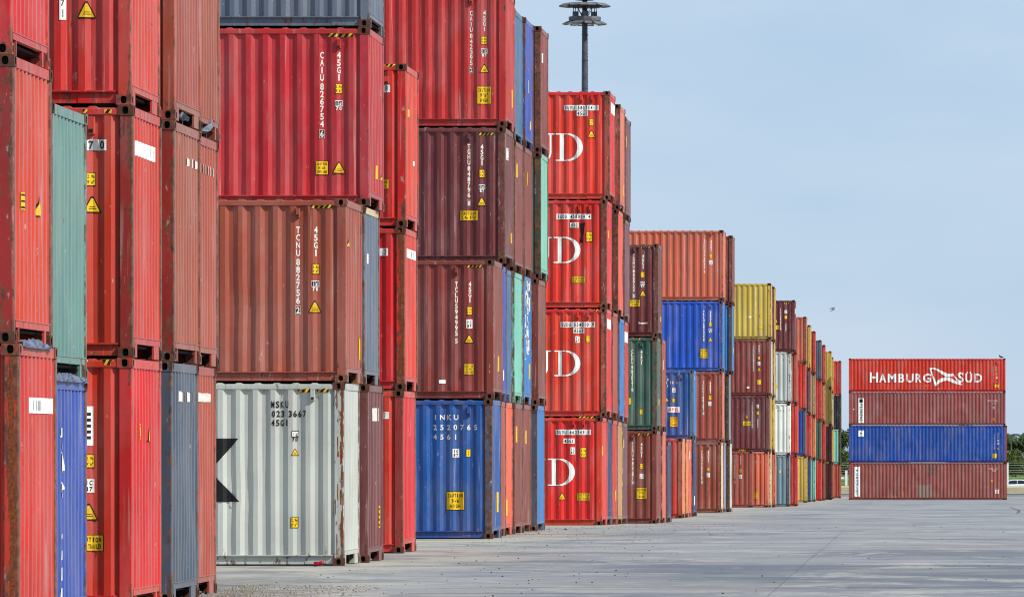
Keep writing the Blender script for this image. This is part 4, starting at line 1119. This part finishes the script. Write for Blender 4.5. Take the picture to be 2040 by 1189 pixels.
for (a0, a1, b0, b1, kk) in ((875, 1055, 795, 960, 'patch'), (1000, 1145, 545, 660, 'patchb')):
    D = Decal(); D.poly(P(c, [(1690 + a0 / 6.375, 840 + b1 / 6.375), (1690 + a1 / 6.375, 840 + b1 / 6.375), (1690 + a1 / 6.375, 840 + b0 / 6.375), (1690 + a0 / 6.375, 840 + b0 / 6.375)]), 'w')
    o = D.build('repair_panel', c)
    o.data.materials.clear(); o.data.materials.append(paint(kk, 0.2, 0.4))

# rust runs down the near post of the light grey container
M_RUST = simple('running_rust', (120, 62, 28), .9, .5, 30)
def rust_run(ct, x0, n, seed, wmax=.03):
    R = random.Random(seed); mb = MB()
    for k in range(n):
        z = R.uniform(.2, ct['H'] - .25); h = R.uniform(.05, .4); x = x0 + R.gauss(0, .012); w = R.uniform(.006, wmax)
        pts = [(x - w * R.uniform(.3, 1), z + h * t) for t in (0, .3, .6, 1)] + [(x + w * R.uniform(.3, 1), z + h * t) for t in (1, .6, .3, 0)]
        pts = [(min(px_, -.02), pz) for px_, pz in pts]
        mb.add([(px_, .0045 - k * 3e-5, pz) for px_, pz in pts], [tuple(range(8))])
    o = link('rust_runs', mb.mesh('rust_runs', (M_RUST,)), ct['o']); o['kind'] = 'stuff'
rust_run(A['B1_0'], -.035, 26, 4); rust_run(A['B1_0'], -.11, 8, 5, .012); rust_run(A['C1_1'], -.08, 30, 6, .05); rust_run(A['F1_0'], -.07, 26, 8, .035)
# ------------------------------------------------------------------ crumpled tarpaulins lying on two stacks
def tarp(name, label, ct, y0, y1, zr, seed):
    R = random.Random(seed); H = ct['H']; n, m = 26, 12
    ph = [(R.uniform(6, 26), R.uniform(3, 20), R.uniform(0, 6.3)) for _ in range(9)]
    vs = []
    for j in range(m):
        t = j / (m - 1)
        a = math.pi * (t * 1.0)
        for i in range(n):
            u = i / (n - 1); y = y0 + (y1 - y0) * u
            w = sum(math.sin(p * y + q * t + r) for p, q, r in ph) * 0.006
            e = 0.55 + 0.45 * math.sin(math.pi * min(1, max(0, u * 1.0)))
            vs.append((-0.05 + (0.075 + w) * math.cos(a) * 1.0 , y, H - 0.035 + (zr + w * 1.6) * math.sin(a) * e + 0.0))
    fs = [(j * n + i, j * n + i + 1, (j + 1) * n + i + 1, (j + 1) * n + i) for j in range(m - 1) for i in range(n - 1)]
    me = mesh('tarpaulin', vs, fs, [M_TARP], smooth=False)
    o = link(name, me); o.location = ct['o'].location; o.rotation_euler = ct['o'].rotation_euler
    tag(o, label, 'tarpaulin')
M_TARP = simple('blue_grey_tarpaulin', (96, 104, 124), 0.8, 0.5, 14)
tarp('tarpaulin', 'crumpled blue grey tarpaulin wedged on the nearest red bottom container', A['F1_0'], 0.30, 2.0, 0.075, 2)
tarp('tarpaulin', 'crumpled grey tarpaulin squeezed on the blue container under the grey green one', A['F2_0'], 0.12, 2.3, 0.085, 3)

# ------------------------------------------------------------------ cracks, joints, debris on the yard
def crack(name, pts, w, seed, mat):
    R = random.Random(seed); P_ = []
    for a, b in zip(pts, pts[1:]):
        n = max(2, int((Vector(b) - Vector(a)).length / 0.8))
        for i in range(n):
            t = i / n; P_.append((a[0] + (b[0] - a[0]) * t + R.uniform(-1, 1) * w * 2.2, a[1] + (b[1] - a[1]) * t + R.uniform(-1, 1) * w * 1.2))
    P_.append(pts[-1]); vs = []; fs = []
    for i, p in enumerate(P_):
        q = P_[min(i + 1, len(P_) - 1)]; o_ = P_[max(i - 1, 0)]
        d = Vector((q[0] - o_[0], q[1] - o_[1])).normalized(); nrm = Vector((-d.y, d.x)) * w * R.uniform(.35, 1)
        for s_ in (-1, 1): vs.append((p[0] + nrm.x * s_, p[1] + nrm.y * s_, gz(p[1]) + 0.004))
    fs = [(2 * i, 2 * i + 1, 2 * i + 3, 2 * i + 2) for i in range(len(P_) - 1)]
    link(name, mesh(name, vs, fs, [mat]), kind='structure')
M_CRACK = simple('tar_filled_crack', (48, 48, 52), 0.9, 0.3)
M_FAINT = simple('faint_slab_joint', (92, 92, 96), 0.9, 0.4)
crack('slab_joint', [(-2.34, 69.5), (-2.36, 80), (-2.42, 95), (-2.45, 110), (-2.55, 131)], 0.006, 1, M_FAINT)
crack('slab_joint', [(5.2, 88), (5.3, 120), (5.2, 160)], 0.006, 9, M_FAINT)
crack('ground_crack', [(-8.6, 166), (-6, 165.2), (-3, 163), (0.6, 162.2), (3, 161)], 0.12, 2, M_CRACK)
crack('ground_crack', [(-9.0, 170), (-6.5, 169), (-4.6, 168)], 0.12, 3, M_CRACK)
crack('ground_crack', [(2.6, 230), (3.0, 260), (2.9, 300)], 0.035, 4, M_CRACK)
crack('ground_crack', [(-9.4, 256), (-4, 257), (4, 256)], 0.25, 6, M_CRACK)
M_PALE = simple('worn_line', (196, 192, 180), 0.9, 0.25)
crack('worn_line', [(-10, 76.0), (-7, 75.6), (-3, 74.8), (1, 74.2)], 0.05, 7, M_PALE)
crack('worn_line', [(-9.8, 83.8), (-8.9, 83.8), (-8.6, 83.7)], 0.03, 8, M_PALE)
crack('worn_line', [(-9.5, 101.0), (-8.0, 101.4), (-7.0, 101.0)], 0.06, 9, M_PALE)

def stones(name, n, fn, s0, s1, mat, seed, kind='stuff'):
    R = random.Random(seed); vs = []; fs = []
    for _ in range(n):
        x, y = fn(R); s_ = R.uniform(s0, s1) * R.uniform(.5, 1); z = gz(y); b = len(vs)
        a = R.uniform(0, 6.3)
        for k in range(5):
            t = a + k * 1.2566; r = s_ * R.uniform(.7, 1.2); vs.append((x + r * math.cos(t), y + r * math.sin(t), z - 0.004))
        for k in range(5):
            t = a + .3 + k * 1.2566; r = s_ * R.uniform(.4, .8); vs.append((x + r * math.cos(t), y + r * math.sin(t), z + s_ * R.uniform(.5, .9)))
        fs += [(b + k, b + (k + 1) % 5, b + 5 + (k + 1) % 5, b + 5 + k) for k in range(5)] + [tuple(b + 5 + k for k in range(5))]
    return link(name, mesh(name, vs, fs, [mat]), kind=kind)
M_ST1 = simple('dark_grit', (58, 56, 56), 0.9, 0.4); M_ST2 = simple('pale_gravel', (140, 134, 120), 0.9, 0.35, 30)
stones('grit', 500, lambda R: (R.uniform(-9.5, 3.5) if R.random() < .6 else R.uniform(-9.5, -5), R.uniform(66, 150)), .005, .022, M_ST1, 3)
stones('gravel', 1500, lambda R: (-9.6 + R.random() ** 2 * 2.0, R.uniform(70, 77)), .004, .024, M_ST2, 4)
stones('rubble', 260, lambda R: (-9.6 + R.random() ** 2 * 3.5, R.uniform(112, 160)), .006, .03, M_ST2, 5)
def stone_thing(x, y, s_, label):
    o = stones('stone', 1, lambda R: (x, y), s_, s_ * 1.05, M_ST1, int(x * 100), kind='thing'); tag(o, label, 'stone')
stone_thing(-9.1, 133, .055, 'dark stone on the ground in front of the lowest SUD container')
stone_thing(-2.95, 72.5, .03, 'small dark stone near the long crack at the bottom of the picture')

# crushed drinks can against the grey container
mb = MB(); prof = [(0.0, 0), (.030, 0), (.033, .006), (.033, .04), (.027, .06), (.031, .085), (.033, .11), (.027, .122), (0, .122)]
mb.lathe(prof, 14); me = mb.mesh('drinks_can', (simple('red_can', (150, 18, 30), .35, .2, 30, .3),), True)
can = link('drinks_can', me); can.location = (-10.06, 89.2, gz(89.2) + .038); can.rotation_euler = (0, math.radians(84), math.radians(12)); can.scale = (1.15, 1.15, 1.15)
tag(can, 'crushed red can lying at the foot of the grey MSKU container', 'can')

# ------------------------------------------------------------------ birds
M_PIG = simple('pigeon_grey', (112, 118, 132), .8, .3, 60); M_PIGD = simple('pigeon_dark', (46, 50, 58), .8, .3, 60); M_PIGW = simple('gull_white', (200, 202, 206), .8, .1, 30); M_BILL = simple('bill', (60, 52, 50), .6, .1)
def bird_body(name, loc_, rotz, label, mats, scale=1.0, neck=0.5, group=None, rx=0.0):
    """one skinned body: tail, trunk, neck, head; wings, bill and legs as parts"""
    pts = [(-.165, 0, -.012), (-.10, 0, .0), (-.03, 0, .012), (.045, 0, .018), (.092, 0, .045 + .02 * neck), (.112, 0, .075 + .04 * neck), (.128, 0, .095 + .04 * neck)]
    rad = [(.012, .030), (.030, .030), (.052, .050), (.056, .056), (.034, .036), (.021, .022), (.022, .023)]
    bm = bmesh.new(); vs = [bm.verts.new(p) for p in pts]
    for a, b in zip(vs, vs[1:]): bm.edges.new((a, b))
    me = bpy.data.meshes.new('body'); bm.to_mesh(me); bm.free(); me.materials.append(mats[0])
    root = empty(name, loc_); root.rotation_euler = (rx, 0, rotz); root.scale = (scale,) * 3
    ob = link('body', me, root)
    bm = bmesh.new(); bm.from_mesh(me); lay = bm.verts.layers.skin.verify(); bm.verts.ensure_lookup_table()
    for v, r in zip(bm.verts, rad): v[lay].radius = r
    for k_, v in enumerate(bm.verts): v[lay].use_root = (k_ == 3)
    bm.to_mesh(me); bm.free()
    sk = ob.modifiers.new('skin', 'SKIN')
    sb = ob.modifiers.new('sub', 'SUBSURF'); sb.levels = 2; sb.render_levels = 2
    for s_ in (-1, 1):
        vs = [(.06, s_ * .050, .045), (.0, s_ * .060, .050), (-.09, s_ * .045, .022), (-.17, s_ * .018, .0), (-.10, s_ * .052, -.004), (.0, s_ * .062, -.006), (.05, s_ * .056, .008)]
        vs2 = [(x, y - s_ * .014, z) for x, y, z in vs]; n = len(vs)
        fs = [tuple(range(n)), tuple(range(2 * n - 1, n - 1, -1))] + [(i, (i + 1) % n, n + (i + 1) % n, n + i) for i in range(n)]
        link('wing', mesh('wing', vs + vs2, fs, [mats[1]]), root)
    mb = MB(); h = pts[-1]; mb.tube([(h[0] + .014, 0, h[2]), (h[0] + .045, 0, h[2] - .008)], [.008, .002], 6); link('bill', mb.mesh('bill', (M_BILL,)), root)
    for s_ in (-1, 1):
        mb = MB(); mb.tube([(.005, s_ * .022, -.035), (.012, s_ * .022, -.088)], .009, 5)
        for a in (-.5, 0, .5): mb.tube([(.012, s_ * .022, -.086), (.012 + .028 * math.cos(a), s_ * .022 + .028 * math.sin(a), -.088)], .0035, 4)
        link('leg', mb.mesh('leg', (M_BILL,)), root)
    tag(root, label, 'bird', group)
    return root
def top_of(ct): return ct['z'] + ct['H']
a2, a3 = A['A2_1'], A['A3_1']
bird_body('pigeon', (a2['X'] - .045, a2['o'].location.y + 0.92, top_of(a2) + .082), math.radians(-115), 'grey pigeon hunched in the left gap between two brown containers', (M_PIG, M_PIGD), 1.0, 0.1)
bird_body('pigeon', (a3['X'] - .035, a3['o'].location.y + 1.28, top_of(a3) + .082), math.radians(48), 'grey pigeon with raised head in the gap above the white letter patches', (M_PIG, M_PIG), 1.0, 1.1)
e3 = A['E3_2']
bird_body('pigeon', (e3['X'] - .05, e3['o'].location.y + 1.0, top_of(e3) + .082), math.radians(100), 'dark and white pigeon perched behind the SUD stack below its top layer', (M_PIGD, M_PIGW), 1.1, .8)
zt = A['Z1_3']
bird_body('pigeon', (zt['X'] - .35, zt['o'].location.y + .25, top_of(zt) + .10), math.radians(160), 'dark bird standing on the top right corner of the HAMBURG SUD container', (M_PIGD, M_PIGD), 1.3, .9)
# gull in the air
g = empty('gull', ((1660 - VX) / (FPX / 330), 330, (VY - 617) / (FPX / 330))); g.rotation_euler = (0, math.radians(-25), math.radians(15))
mb = MB(); mb.tube([(-.20, 0, 0), (-.12, 0, 0), (0, 0, .01), (.12, 0, .01), (.20, 0, .015), (.24, 0, .012)], [.012, .035, .055, .045, .026, .004], 8)
link('body', mb.mesh('body', (M_PIGW,), True), g)
for s_ in (-1, 1):
    vs = [(.07, s_ * .04, .03), (.10, s_ * .28, .13), (.02, s_ * .60, .10), (-.10, s_ * .60, .09), (-.03, s_ * .28, .11), (-.07, s_ * .04, .02)]
    vs2 = [(x, y, z - .012) for x, y, z in vs]; n = 6
    fs = [tuple(range(n)), tuple(range(2 * n - 1, n - 1, -1))] + [(i, (i + 1) % n, n + (i + 1) % n, n + i) for i in range(n)]
    link('wing', mesh('wing', vs + vs2, fs, [M_PIG]), g)
tag(g, 'gull gliding in the empty sky above the far end of the row', 'bird')

# ------------------------------------------------------------------ floodlight mast
M_STEEL = simple('galvanised_mast', (74, 76, 84), .6, .3, 3, .2); M_STEELD = simple('dark_steel', (58, 60, 66), .6, .3, 4, .2); M_HOOD = simple('floodlight_hood', (96, 98, 102), .5, .5, 2.2, .2)
M_GLASS = simple('floodlight_glass', (190, 196, 200), .15, .1)
DM_ = 400.0; ms = FPX / DM_; mxp = (1165 - VX) / ms; base = gz(DM_); zy = lambda py: (VY - py) / ms - base
mast = empty('floodlight_mast', (mxp, DM_, base)); tag(mast, 'tall steel floodlight mast with two rings of lamps rising behind the SUD stack', 'light mast')
mb = MB(); n_ = 12
mb.tube([(0, 0, 0), (0, 0, 10), (0, 0, 20), (0, 0, zy(120)), (0, 0, zy(52)), (0, 0, zy(-20))], [.38, .32, .27, .215, .195, .17], 16); link('pole', mb.mesh('pole', (M_STEEL,), True), mast)
mb = MB()
for z in (zy(178), zy(121), zy(70)): mb.lathe([(.20, -.04), (.228, -.03), (.228, .03), (.20, .04)], 16, c=(0, 0, z))
for k in range(60): mb.box(.215, .245, -.05, .05, zy(178) - 4 + k * .25, zy(178) - 4 + k * .25 + .03)
link('collar', mb.mesh('collar', (M_STEELD,)), mast)
mb = MB(); z = zy(38); mb.lathe([(.25, z - .10), (1.12, z - .16), (1.14, z - .02), (1.14, z + .12), (1.05, z + .12), (1.0, z), (.25, z + .05)], 24); link('service_ring', mb.mesh('service_ring', (M_HOOD,)), mast)
mb = MB(); z = zy(12); mb.lathe([(.20, z - .05), (1.2, z - .10), (1.25, z), (1.2, z + .1), (.2, z + .12)], 24); link('service_ring', mb.mesh('service_ring', (M_STEELD,)), mast)
mb = MB(); z = zy(-2); mb.lathe([(.0, z - .02), (.70, z - .10), (.82, z), (.80, z + .25), (.5, z + .5), (0, z + .62)], 24); link('crown_cap', mb.mesh('crown_cap', (M_STEELD,)), mast)
for k in range(8):
    t = 2 * math.pi * (k + .3) / 8; mb = MB(); mb.tube([(.86 * math.cos(t), .86 * math.sin(t), zy(36)), (.80 * math.cos(t), .80 * math.sin(t), zy(14))], .03, 6)
    link('strut', mb.mesh('strut', (M_STEELD,)), mast)
for k in range(4):
    t = 2 * math.pi * (k + .1) / 4; mb = MB(); mb.box(.45, .85, -.18, .18, zy(34), zy(24)); o = link('ballast_box', mb.mesh('ballast_box', (M_HOOD,)), mast); o.rotation_euler = (0, 0, t)
    mb = MB(); mb.tube([(.25, 0, zy(34)), (.75, 0, zy(14))], .02, 6); o = link('brace', mb.mesh('brace', (M_STEEL,)), mast); o.rotation_euler = (0, 0, t + .6)
mb = MB()
mb.add([(0, -.20, .06), (.55, -.24, -.02), (.72, -.20, -.10), (.72, .20, -.10), (.55, .24, -.02), (0, .20, .06), (0, -.16, .20), (.40, -.17, .14), (.68, -.16, -.02), (.68, .16, -.02), (.40, .17, .14), (0, .16, .20)],
       [(5, 4, 3, 2, 1, 0), (6, 7, 10, 11), (7, 8, 9, 10), (0, 1, 7, 6), (1, 2, 8, 7), (2, 3, 9, 8), (3, 4, 10, 9), (4, 5, 11, 10), (5, 0, 6, 11)])
hood = mb.mesh('floodlight', (M_HOOD,)); mb = MB(); mb.add([(.08, -.16, .035), (.52, -.19, -.032), (.52, .19, -.032), (.08, .16, .035)], [(3, 2, 1, 0)]); gl_ = mb.mesh('lamp_glass', (M_GLASS,))
for zc, r0, n in ((zy(47), .86, 14), (zy(12) + .02, 1.10, 16)):
    for k in range(n):
        o = link('floodlight', hood, mast); o.location = (r0 * math.cos(2 * math.pi * k / n), r0 * math.sin(2 * math.pi * k / n), zc); o.rotation_euler = (0, 0, 2 * math.pi * k / n + .12 * math.sin(k * 2.3)); o.scale = (1, 1.25 if n < 15 else 1.45, .8)
        link('lamp_glass', gl_, o)

# ------------------------------------------------------------------ far edge of the yard
M_ASPH = simple('asphalt', (74, 76, 80), .9, .2, .6); M_SAND = simple('sand_concrete', (176, 166, 138), .9, .2, .8); M_KERB = simple('kerb_stone', (150, 150, 146), .9, .2, .9)
M_GRASS = simple('grass_bank', (92, 118, 52), .95, .45, .5, spec=.1)
def sheet(name, rows, mat, x0=-90, x1=60, nx=40, jit=0, seed=1):
    R = random.Random(seed); vs = []
    for y, z in rows:
        for i in range(nx + 1): vs.append((x0 + (x1 - x0) * i / nx, y + R.uniform(-jit, jit) * 2, z + R.uniform(-jit, jit)))
    n = nx + 1
    fs = [(j * n + i, j * n + i + 1, (j + 1) * n + i + 1, (j + 1) * n + i) for j in range(len(rows) - 1) for i in range(nx)]
    link(name, mesh(name, vs, fs, [mat]), kind='structure')
zr = gz(560)
sheet('road', [(522, gz(522) + .01), (592, gz(592) + .012)], M_ASPH)
mb = MB(); mb.box(-90, 60, 516, 518, gz(517) - .1, gz(517) + .14); link('kerb', mb.mesh('kerb', (M_KERB,)), kind='structure')
mb = MB(); mb.add([(-90, 600, -2.4), (60, 600, -2.4), (60, 600.0, -1.62), (-90, 600.0, -1.62), (-90, 601.2, -1.45), (60, 601.2, -1.45), (60, 603.0, -2.4), (-90, 603.0, -2.4)], [(0, 1, 2, 3), (3, 2, 5, 4), (4, 5, 6, 7)])
mb.box(-90, 60, 599.6, 599.95, -2.4, -1.95)
o = link('retaining_wall', mb.mesh('retaining_wall', (M_SAND,))); tag(o, 'low sand coloured concrete wall beyond the far road', 'wall')
sheet('grass_bank', [(618, -2.35), (624, -1.8), (634, -1.15), (650, -.75), (700, -.35), (800, .3), (1000, .6)], M_GRASS, -120, 90, 70, .10)

# wire rail fence on the bank
M_WIRE = simple('grey_rail', (150, 156, 146), .7, .2, 1); M_POST = simple('white_paint', (222, 222, 216), .6, .1, 2)
fence = empty('rail_fence', (0, 640, -1.0)); tag(fence, 'long grey rail fence with many thin horizontals on the grass bank', 'fence')
post = MB(); post.tube([(0, 0, -.4), (0, 0, 2.1)], .05, 6); pm_ = post.mesh('post', (M_WIRE,))
for k in range(22): link('post', pm_, fence).location = (-60 + k * 5, 0, 0)
rl_ = MB(); rl_.tube([(-60, -.06, 0), (45, -.06, 0)], .028, 5); rm_ = rl_.mesh('rail', (M_WIRE,))
for k in range(8): link('rail', rm_, fence).location = (0, 0, .15 + k * .27)
bp_ = empty('boundary_post', (5.8, 612, gz(612))); tag(bp_, 'tall white post right of the far cross stack, behind the white car', 'post')
mb = MB(); mb.cbox(-.11, .11, -.11, .11, 0, 3.25, .02); link('shaft', mb.mesh('shaft', (M_POST,)), bp_); mb = MB(); mb.cbox(-.15, .15, -.15, .15, 3.25, 3.33, .02); link('cap', mb.mesh('cap', (M_POST,)), bp_)
br = empty('white_barrier', (-11.6, 612, gz(612))); tag(br, 'white barrier bar and post seen in the gap left of the far cross stack', 'barrier')
mb = MB(); mb.cbox(-.12, .12, -.12, .12, 0, 2.45, .02); link('post', mb.mesh('post', (M_POST,)), br)
mb = MB(); mb.box(-6.0, -.121, -.06, .06, 1.55, 1.74); link('bar', mb.mesh('bar', (M_POST,)), br); mb = MB(); mb.cbox(-6.2, -6.001, -.1, .1, 0, 1.9, .02); link('post', mb.mesh('post', (M_POST,)), br)

# white car
M_CARW = simple('white_car_paint', (228, 230, 232), .25, .03, 1, 0, .5); M_CARG = simple('car_glass', (36, 42, 50), .1, .1); M_TYRE = simple('tyre_rubber', (26, 26, 28), .8, .2); M_RIM = simple('wheel_rim', (160, 162, 166), .4, .1, 3, .5)
M_LAMP = simple('lamp_lens', (214, 214, 208), .15, .05)
car = empty('parked_car', (7.3, 614.5, gz(614))); tag(car, 'white car behind the low wall right of the far cross stack, bonnet to the right', 'car')
prof = [(-2.15, .30), (-2.2, .62), (-2.1, .95), (-1.75, 1.02), (-1.35, 1.38), (-.9, 1.48), (.1, 1.47), (.45, 1.38), (1.05, 1.0), (1.85, .86), (2.12, .72), (2.18, .45), (2.12, .28)]
n = len(prof); ws = (.86, .89)
vs = []
for s_ in (-1, 1):
    for x, z in prof: vs.append((x, s_ * (.86 if z < 1.1 else .68), z))
fs = [tuple(range(n))[::1], tuple(range(2 * n - 1, n - 1, -1))] + [(i, n + i, n + (i + 1) % n, (i + 1) % n) for i in range(n)]
me = mesh('body', vs, fs, [M_CARW]); ob = link('body', me, car); bv = ob.modifiers.new('b', 'BEVEL'); bv.width = .05; bv.segments = 3
for s_ in (-1, 1):
    y = s_ * .80
    for q in ([(-1.55, 1.05), (-1.28, 1.33), (-.9, 1.40), (-.45, 1.41), (-.45, 1.04)], [(-.38, 1.04), (-.38, 1.41), (.08, 1.40), (.40, 1.32), (.88, 1.02)]):
        vs = [(x, s_ * (.872 - (z - 1.0) * .42), z) for x, z in q]; f = tuple(range(len(q)))
        link('side_window', mesh('side_window', vs, [f if s_ > 0 else f[::-1]], [M_CARG]), car)
    for x in (-1.35, 1.35):
        mb = MB(); mb.tube([(x, s_ * .68, .32), (x, s_ * .885, .32)], .32, 20); w = link('wheel', mb.mesh('wheel', (M_TYRE,)), car)
        mb = MB(); mb.tube([(x, s_ * .88, .32), (x, s_ * .895, .32)], .19, 14); link('rim', mb.mesh('rim', (M_RIM,)), w)
    mb = MB(); mb.cbox(2.06, 2.19, s_ * .72 - .14, s_ * .72 + .14, .60, .72, .02); link('headlight', mb.mesh('headlight', (M_LAMP,)), car)
mb = MB(); mb.add([(.48, -.62, 1.385), (1.06, -.72, 1.025), (1.06, .72, 1.025), (.48, .62, 1.385)], [(0, 1, 2, 3)]); link('windscreen', mb.mesh('windscreen', (M_CARG,)), car)

# ------------------------------------------------------------------ trees
def leafmat(name, col, var=.4):
    m = simple(name, col, .7, var, .9, spec=.2); return m
M_L1 = leafmat('foliage_dark', (48, 66, 34)); M_L2 = leafmat('foliage_mid', (74, 92, 44)); M_L3 = leafmat('foliage_olive', (92, 104, 52)); M_BARK = simple('bark', (86, 76, 64), .9, .3)
def tree_meshes(H, W_, seed, nl):
    R = random.Random(seed); mb = MB(); t0 = H * .28
    mb.tube([(0, 0, 0), (.08, .03, t0), (R.uniform(-.2, .2), R.uniform(-.2, .2), H * .7)], [.2, .15, .05], 7)
    cl = []
    for k in range(16):
        a = R.uniform(0, 6.3); r = R.uniform(.1, .42) * W_; z = R.uniform(.28, .92) * H; r *= 1 - .5 * max(0, z / H - .55) / .45
        p = (r * math.cos(a), r * math.sin(a), z); cl.append((p, R.uniform(.12, .22) * W_ + .3)); mb.tube([(0, 0, min(z, H * .6) * .75), (p[0] * .6, p[1] * .6, z * .92), p], [.06, .04, .015], 5)
    trunk = mb.mesh('trunk', (M_BARK,))
    vs, fs, mi = [], [], []
    for _ in range(nl):
        (cx, cy, cz), rr = R.choice(cl); v = Vector((R.gauss(0, 1), R.gauss(0, 1), R.gauss(0, 1))).normalized() * rr * R.uniform(.45, 1.1)
        c_ = Vector((cx + v.x, cy + v.y, cz + v.z * .8)); s_ = R.uniform(.10, .24)
        a = Vector((R.gauss(0, 1), R.gauss(0, 1), R.gauss(0, 1))).normalized(); b = a.orthogonal().normalized(); c2 = a.cross(b)
        k = len(vs); vs += [c_ - b * s_, c_ + c2 * s_ * .55, c_ + b * s_, c_ - c2 * s_ * .55]; fs.append((k, k + 1, k + 2, k + 3)); mi.append(R.choice((0, 0, 1)))
    return trunk, (vs, fs, mi)
protos = []
for k, (H, W_, a, b) in enumerate(((6.6, 5.4, M_L1, M_L2), (7.4, 6.0, M_L1, M_L3), (4.2, 5.0, M_L2, M_L3))):
    tr, (v, f, mi) = tree_meshes(H, W_, 40 + k, 5200)
    protos.append((tr, mesh('crown', v, f, [a, b], mi)))
R = random.Random(77)
def far_tree(kind, x, y, z, sc, rz, label):
    nm = ('broadleaf_tree', 'broadleaf_tree', 'bush')[kind]
    t = empty(nm, (x, y, z)); t.rotation_euler = (0, 0, rz); t.scale = (sc, sc, sc * R.uniform(.92, 1.08))
    link('trunk', protos[kind][0], t); link('crown', protos[kind][1], t)
    tag(t, label, 'bush' if kind == 2 else 'tree', 'trees and bushes beyond the far bank')
def where(x): return 'in the gap left of the cross stack' if x < -5 else 'right of the cross stack'
for x0, x1 in ((-24, -7), (1, 24)):
    x = x0
    while x < x1:
        far_tree(R.choice((0, 1)), x, R.uniform(712, 745), -.4, R.uniform(.72, .92), R.uniform(0, 6), 'dark green broadleaf tree beyond the fence ' + where(x)); x += R.uniform(3.0, 4.2)
    x = x0
    while x < x1:
        far_tree(2, x, R.uniform(684, 700), -.6, R.uniform(.62, .85), R.uniform(0, 6), 'olive green bush under the far trees ' + where(x)); x += R.uniform(2.6, 3.6)
    x = x0
    while x < x1:
        far_tree(2, x, R.uniform(662, 672), -.75, R.uniform(.42, .55), R.uniform(0, 6), 'low bush just behind the rail fence ' + where(x)); x += R.uniform(2.4, 3.4)
# palms with drooping heads above the trees
M_PALM = leafmat('palm_frond', (66, 84, 52)); M_PTR = simple('palm_trunk', (120, 108, 92), .9, .3)
def palm(x, y, z, h, seed, label, windy=.9):
    R = random.Random(seed); t = empty('palm_tree', (x, y, z)); tag(t, label, 'palm tree', 'palms beyond the far bank')
    mb = MB(); mb.tube([(0, 0, 0), (.08, 0, h * .35), (.05, 0, h * .7), (0, 0, h)], [.2, .15, .13, .11], 8); link('trunk', mb.mesh('trunk', (M_PTR,)), t)
    for k in range(13):
        a = 2 * math.pi * k / 13 + R.uniform(-.2, .2); L_ = R.uniform(1.9, 2.5); up = R.uniform(.2, 1.0); vs, fs = [], []; P_ = []
        for i in range(10):
            u = i / 9; r = L_ * u * .85; P_.append(Vector((math.cos(a) * r + windy * u * u * .9, math.sin(a) * r, h + up * u * 1.3 - 1.9 * u * u)))
        for i in range(1, 10):
            d = (P_[i] - P_[i - 1]).normalized(); sd_ = d.cross(Vector((0, 0, 1))).normalized(); 
            for j in range(3):
                q = P_[i - 1].lerp(P_[i], j / 3)
                for s_ in (-1, 1):
                    ln = .62 * math.sin(math.pi * min(.97, (i + j / 3) / 10.5) ** .8) + .12; b = len(vs)
                    tip = q + sd_ * s_ * ln * .8 + d * ln * .5 - Vector((0, 0, .35 * ln)); vs += [q, q + d * .07, tip]; fs.append((b, b + 1, b + 2))
        link('frond', mesh('frond', vs, fs, [M_PALM]), t)
palm(7.3, 728, -.4, 5.2, 1, 'palm with windswept fronds just right of the far cross stack')
palm(9.7, 735, -.4, 5.5, 2, 'palm at the right picture edge above the treeline')
palm(8.4, 748, -.4, 4.3, 3, 'shorter palm between the two at the right edge')
